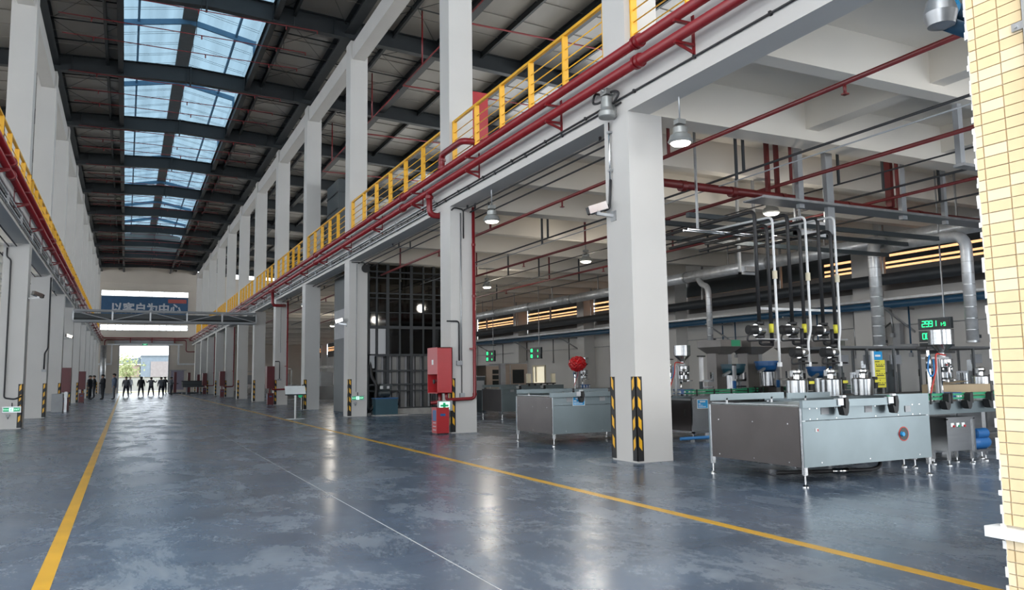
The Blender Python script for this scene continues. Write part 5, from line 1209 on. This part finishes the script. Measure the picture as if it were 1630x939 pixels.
t = thing('floor_pipe', 'blue pipe low along the floor behind the nearest table', 'pipe', (12, 14.2, .1)); obj('tube', MB().tube([(10.7, 13.7, .09), (16, 13.7, .09)], .035, 8), 'bhose', t)
for x in (11, 13, 15.5): obj('saddle', MB().box(x, 13.66, 0, x + .05, 13.74, .06), 'galv', t)

# ------------------------------------------------------------------ tiled doorway jamb at the right edge
t = sthing('trim_1', (3.45, 2.05, 0))
obj('grout_bed', MB().box(3.444, 1.93, 0, 3.462, 2.188, 4.2), 'grout', t)
rnd = random.Random(5)
tile_me = {}
for r in range(83):
    z = .0035 + r * .0505
    for c, (ya, yb) in enumerate(((2.158, 2.19), (2.0525, 2.152), (1.947, 2.0465))):
        if .755 < z + .025 < .81: continue
        ox = rnd.uniform(0, .002); kind = rnd.randrange(3)
        key = (c, kind)
        if key not in tile_me:
            o = obj('tile', MB().box(3.434, ya, z, 3.446, yb, z + .0465), 'tile2' if kind == 0 else 'tile', t); tile_me[key] = (o.data, z); o.location.x -= ox * S
        else:
            me, z0 = tile_me[key]; o = bpy.data.objects.new('tile', me); COL.objects.link(o); o.parent = t; o.location = (-ox * S, 0, (z - z0) * S); ORG[o.name] = world(t)
mb = MB(); z = 0
while z < 4.2:
    h = rnd.uniform(.02, .05); d = rnd.uniform(.004, .022); q = rnd.uniform(0, .006)
    mb.add([(3.431 + q, 2.188, z), (3.5, 2.188, z), (3.5, 2.188 + d, z), (3.436 + q, 2.188 + d, z), (3.431 + q, 2.188, z + h), (3.5, 2.188, z + h), (3.5, 2.188 + d, z + h), (3.436 + q, 2.188 + d, z + h)],
           [(0, 3, 2, 1), (4, 5, 6, 7), (0, 1, 5, 4), (1, 2, 6, 5), (2, 3, 7, 6), (3, 0, 4, 7)]); z += h
obj('mortar_edge', mb, 'mortar', t, kind='stuff')
obj('stone_ledge', MB().box(3.40, 1.9, .755, 3.5, 2.26, .80), 'marble', t)
obj('guide_channel', MB().box(3.40, 1.885, 0, 3.46, 1.925, 5), 'galv', t)
for z in (2.94, 1.98):
    obj('clip', MB().box(3.42, 1.93, z, 3.434, 1.985, z + .035).lathe(1.965, z + .017, [(.008, 3.412), (.008, 3.42)], 8, 'x'), 'galv', t)

# ------------------------------------------------------------------ people
def person(px, py, hpx, face, label, top, low, arms='down', stance=.0, hair_long=False, coat=False):
    g = at(px, py, Z=0.0)
    h = hpx / (py - 608 + .0098 * 0 + (608 - (607.6 - (px - 144) * .0139))) * EYE
    V = []; E = []; Rr = []; K = []
    def v(x, y, z, r, k): V.append((x * h, y * h, z * h)); Rr.append(r * h * (1.14 if r > .02 else 1)); K.append(k); return len(V) - 1
    def chain(a, pts):
        for (x, y, z, r, k) in pts: b = v(x, y, z, r, k); E.append((a, b)); a = b
        return a
    root = v(0, 0, .53, .078, 'low')
    w_ = v(0, .005, .62, .072, 'top'); E.append((root, w_)); c = chain(w_, [(0, .008, .71, .085, 'top'), (0, .0, .79, .075, 'top')])
    n_ = chain(c, [(0, -.005, .835, .034, 'skin'), (0, -.012, .875, .042, 'skin'), (0, -.015, .925, .056, 'skin'), (0, -.008, .965, .045, 'skin')])
    for s in (-1, 1):
        chain(root, [(s * .055, 0, .49, .062, 'low'), (s * (.06 + stance), -.01 - stance * .6 * s, .28, .042, 'low'), (s * (.062 + stance * 1.6), .01 - stance * s, .06, .028, 'low'), (s * (.066 + stance * 1.7), -.015 - stance * s, .022, .022, 'shoe'), (s * (.072 + stance * 1.8), -.09 - stance * s, .016, .017, 'shoe')])
        sh = v(s * .105, 0, .80, .042, 'top'); E.append((c, sh))
        if arms == 'down': pts = [(s * .15, .01, .66, .032, 'top'), (s * .16, -.02, .53, .023, 'top')]; hd = (0, -.15, -.9)
        elif arms == 'out': pts = [(s * .20, -.02, .71, .03, 'top'), (s * .26, -.1, .77, .021, 'skin')]; hd = (s * .2, -.2, .9)
        elif arms == 'phone': pts = [(s * .14, -.03, .67, .031, 'top'), (s * .07, -.14, .75, .022, 'top')]; hd = (-s * .5, -.3, .7)
        else: pts = [(s * .15, -.02, .67, .031, 'top'), (s * .05, -.12, .63, .023, 'top')]; hd = (-s * .9, -.2, 0)
        wr_ = chain(sh, pts)
        p = Vector(V[wr_]) / h; d = Vector(hd).normalized()
        side = Vector((0, 1, 0)) - d * d.y; side = side.normalized() if side.length > .1 else Vector((1, 0, 0))
        pm = p + d * .03; palm = v(pm.x, pm.y, pm.z, .018, 'skin'); E.append((wr_, palm))
        for f, L in enumerate((.036, .042, .04, .03)):
            o = side * ((f - 1.5) * .0125); a_ = pm + d * .018 + o; b_ = a_ + d * L * .5; e_ = b_ + (d + Vector((0, -.5, 0))).normalized() * L * .5
            chain(palm, [(a_.x, a_.y, a_.z, .0062, 'skin'), (b_.x, b_.y, b_.z, .0056, 'skin'), (e_.x, e_.y, e_.z, .0045, 'skin')])
        a_ = p + d * .012 - side * .02; b_ = a_ + (d - side * .8).normalized() * .028; chain(palm, [(a_.x, a_.y, a_.z, .0068, 'skin'), (b_.x, b_.y, b_.z, .0055, 'skin')])
    me = bpy.data.meshes.new('body'); me.from_pydata([Vector(p) * S for p in V], E, [])
    o = bpy.data.objects.new('tmp', me); COL.objects.link(o)
    sk_ = o.modifiers.new('skin', 'SKIN'); sv = me.skin_vertices[0].data
    for i, r in enumerate(Rr):
        wide = 1.35 if K[i] in ('top', 'low') and abs(V[i][0]) < .01 * h else 1.0
        sv[i].radius = (r * S * wide, r * S); sv[i].use_root = (i == 0)
    sb = o.modifiers.new('sub', 'SUBSURF'); sb.levels = 1; sb.render_levels = 1
    dg = bpy.context.evaluated_depsgraph_get(); dg.update()
    bm_ = bpy.data.meshes.new_from_object(o.evaluated_get(dg)); bpy.data.objects.remove(o)
    bm_.name = 'person_body'; bm_.materials.clear()
    for k in ('skin', top, low, 'black'): bm_.materials.append(M[k])
    mi = {'skin': 0, 'top': 1, 'low': 2, 'shoe': 3}
    segs = [(Vector(V[a]) * S, Vector(V[b]) * S, K[b], (Rr[a] + Rr[b]) / 2 * S) for a, b in E]
    for f in bm_.polygons:
        c_ = f.center; best = None
        for a, b, k, rr in segs:
            t_ = max(0, min(1, (c_ - a).dot(b - a) / max(1e-9, (b - a).length_squared))); q = (c_ - (a + (b - a) * t_)).length - rr
            if best is None or q < best[0]: best = (q, k)
        f.material_index = mi[best[1]]; f.use_smooth = True
    t = thing('person', label, 'person', (g.x, g.y, 0), None, face)
    b = bpy.data.objects.new('body', bm_); COL.objects.link(b); b.parent = t; ORG[b.name] = world(t)
    hm = MB(); hh = h
    ring = [(.0, .992), (.035, .985), (.056, .965), (.063, .935), (.06, .90 if not hair_long else .85)]
    vs = []; n = 14
    for r, z in ring:
        for k in range(n):
            a = k * 2 * PI / n; yy = math.sin(a); zz_ = z + (.03 if yy < -.3 and z < .95 else 0)
            vs.append((r * hh * math.cos(a), (-.006 + r * 1.1 * yy) * hh, zz_ * hh))
    fs = [(i * n + k, (i + 1) * n + k, (i + 1) * n + (k + 1) % n, i * n + (k + 1) % n) for i in range(len(ring) - 1) for k in range(n)]
    hm.add(vs, fs, True)
    def loc_obj(name, mb, m_):
        me_ = bpy.data.meshes.new(name); me_.from_pydata([p * S for p in mb.v], [], mb.f); me_.polygons.foreach_set('use_smooth', mb.sm); me_.materials.append(M[m_])
        q = bpy.data.objects.new(name, me_); COL.objects.link(q); q.parent = t; ORG[q.name] = world(t)
    loc_obj('hair', hm, 'hair')
    fm = MB()
    for s in (-1, 1): fm.cbox(s * .02 * h, -.073 * h, .928 * h, .012 * h, .008 * h, .007 * h)
    fm.cbox(0, -.073 * h, .892 * h, .024 * h, .006 * h, .004 * h); loc_obj('eyes_and_mouth', fm, 'hair')
    nm = MB().add([(-.007 * h, -.068 * h, .902 * h), (.007 * h, -.068 * h, .902 * h), (0, -.068 * h, .93 * h), (0, -.088 * h, .906 * h)], [(0, 1, 3), (1, 2, 3), (2, 0, 3), (0, 2, 1)])
    for s in (-1, 1): nm.cbox(s * .06 * h, -.01 * h, .915 * h, .008 * h, .018 * h, .03 * h)
    loc_obj('nose_and_ears', nm, 'skin')
    if coat:
        cm = MB().lathe(0, 0, [(.1 * h, .44 * h), (.105 * h, .5 * h), (.1 * h, .62 * h), (.115 * h, .74 * h), (.09 * h, .8 * h)], 14); 
        cm.v = [Vector((p.x * 1.15, p.y * .85, p.z)) for p in cm.v]; loc_obj('jacket', cm, top)
person(142, 636, 39, 1.2, 'person in a dark suit at the far left of the group, beside the left columns', 'cdark', 'cdark', 'down', .0, False, True)
person(149, 634, 37, -1.5, 'person in dark clothes carrying a bag, just behind the leftmost figure', 'cdark', 'cdark', 'fold')
person(163, 635.5, 40, -1.2, 'person in a long dark jacket facing left, second figure along', 'cdark', 'cdark', 'fold', .02, False, True)
person(181, 635.5, 41.5, -1.45, 'tall person in a dark jacket in profile left of the doorway', 'cblue', 'cgrey', 'down', .02, False, True)
person(200, 632, 33, .2, 'person in a grey-white shirt and dark trousers walking in the doorway light', 'cgrey', 'cnavy', 'down', .03)
person(206.5, 625.5, 26, .5, 'person in a pale shirt further out behind the grey shirted figure', 'cwhite', 'cgrey', 'down', .01)
person(224, 631, 32, 3.1, 'person in a black jacket standing at the middle of the doorway', 'cdark', 'cnavy', 'down', .03, True, True)
person(240, 630, 30, 3.0, 'person with both arms raised outwards in the doorway', 'cgrey', 'cnavy', 'out', .045)
person(256, 630.5, 31, 3.3, 'person in a dark top right of the doorway centre', 'cgrey', 'cnavy', 'down', .02)
person(262, 627, 27.5, 2.6, 'person with hands raised partly behind at the right of the doorway', 'cdark', 'cnavy', 'phone', .01)
person(272, 629, 29.5, 1.9, 'person leaning at the right edge of the doorway', 'cgrey', 'cnavy', 'fold', .03)


# ------------------------------------------------------------------ equipment near the far doorway
t = thing('platform_trolley', 'long dark trolley parked right of the far doorway', 'trolley', (7, 91.5, 0))
a, b = at(290, 610, Y=92), at(325, 610, Y=92)
obj('deck', MB().box(a.x, 91.4, .75, b.x, 92.6, 1.35), 'darkpanel', t); obj('deck_slats', MB().box(a.x - .05, 91.35, 1.35, b.x + .05, 92.65, 1.45).box(a.x - .03, 91.38, 1.0, b.x + .03, 91.4, 1.05), 'black', t)
for x in (a.x + .4, b.x - .5): obj('trestle', MB().box(x, 91.5, 0, x + .1, 91.6, .75).box(x, 92.4, 0, x + .1, 92.5, .75).box(x, 91.5, .3, x + .1, 92.5, .38), 'greyp', t)
for n_, (px, yt) in enumerate(((279, 592), (301, 593), (316, 596))):
    a, b = at(px - 2, yt, Y=95), at(px + 2.5, yt, Y=95)
    t = thing('red_post', 'tall dark red machine post near the far doorway, %s of three' % ['left', 'middle', 'right'][n_], 'post', (a.x, 95, 0), 'red posts near the far doorway')
    obj('post', MB().box(a.x, 95, .0, b.x, 95.3, a.z), 'shaded_red', t); obj('foot', MB().box(a.x - .5, 94.9, 0, b.x + .5, 95.4, .15), 'darkpanel', t); obj('arm', MB().box(a.x - .6, 95.1, 1.1, b.x + .2, 95.2, 1.2), 'darkpanel', t)
t = thing('wall_notice', 'pale purple notice panel on the far wall right of the doorway', 'sign', (6.4, YE, 1)); a, b = at(272, 590, Y=YE - .06), at(292, 625, Y=YE - .06)
obj('panel', MB().box(a.x, YE - .06, .3, b.x, YE - .02, a.z), mat('pale_purple_panel', (.30, .27, .33), .6), t); obj('canopy', MB().box(a.x - .2, YE - .3, a.z, b.x + .3, YE, a.z + .1), 'greyp', t)
t = thing('air_duct', 'round grey duct climbing the far wall left of the doorway', 'duct', (-2.4, 111, 0)); obj('duct_run', MB().tube([(-2.6, 110.9, 0), (-2.6, 110.9, 6.0)], .35, 14), 'galv', t)

# ------------------------------------------------------------------ outside the far doorway
ob = MB().box(-60, 112.1, -.3, 70, 240, -.02); g = struct('ground_outside', ob, 'ground')
solo('grass_strip', MB().box(-30, 118, -.02, 40, 124.6, .02), 'grass', 'green and brown verge in front of the fence outside', 'grass')
f = thing('boundary_fence', 'white panelled wall outside the far doorway', 'fence', (2, 125, 0))
for k in range(14): obj('panel', MB().box(-12 + k * 2.4, 125, .1, -9.7 + k * 2.4, 125.1, 1.95), 'fence', f); obj('post', MB().box(-9.7 + k * 2.4, 124.95, 0, -9.6 + k * 2.4, 125.15, 2.15), 'fence', f)
obj('coping', MB().box(-12, 124.97, 1.95, 21.6, 125.13, 2.05), 'frame', f)
t = thing('factory_building', 'grey-blue factory building outside beyond the white wall', 'building', (10, 160, 0))
obj('wall', MB().box(2.48, 160, 0, 40, 180, 6.05), 'bldg', t); obj('lower_wall', MB().box(4.1, 159.9, 0, 38, 160, 5.05), 'bldg2', t); obj('roof_edge', MB().box(2.4, 159.8, 6.05, 40, 180, 6.2), 'bldg', t)
t = thing('low_shed', 'low pale shed with a sloping grey roof left of the grey-blue building', 'building', (0, 165, 0))
obj('wall', MB().box(-8, 165, 0, 2.3, 175, 4.6), 'beige', t); obj('roof', MB().prism([(-8.5, 4.6), (2.45, 4.6), (2.45, 6.0), (-3.5, 4.9)], 'y', 164.8, 176), 'bldg', t); obj('gutter', MB().box(-8, 164.7, 4.55, 2.45, 164.8, 4.7), 'white2', t)
rnd = random.Random(11)
def tree(px, py, Y, r, label):
    c = at(px, py, Y=Y)
    t = thing('tree', label, 'tree', (c.x, Y, 0), 'trees outside the far doorway')
    obj('trunk', MB().tube([(c.x, Y, 0), (c.x + .1, Y, c.z * .5), (c.x, Y, c.z)], [.18, .14, .06], 7), 'bark', t)
    mb = MB()
    for k in range(230):
        th, ph, rr = rnd.uniform(0, 2 * PI), math.acos(rnd.uniform(-1, 1)), r * rnd.uniform(.3, 1) ** .6
        p = Vector((c.x + rr * math.sin(ph) * math.cos(th), Y + rr * math.sin(ph) * math.sin(th), c.z + rr * .9 * math.cos(ph)))
        a_ = Vector((rnd.uniform(-1, 1), rnd.uniform(-1, 1), rnd.uniform(-1, 1))).normalized() * .22; b_ = a_.cross(Vector((rnd.random(), rnd.random(), rnd.random()))).normalized() * .14
        mb.add([p - a_, p + b_, p + a_, p - b_], [(0, 1, 2, 3)])
    obj('foliage', mb, 'leaf', t, kind='stuff')
tree(207, 585, 140, 2.3, 'pale leafy tree outside, beside the low shed')
tree(196, 578, 150, 2.0, 'thin pale tree at the left of the view outside')
tree(201, 592, 135, 1.2, 'small bush-like tree at the left of the view outside')
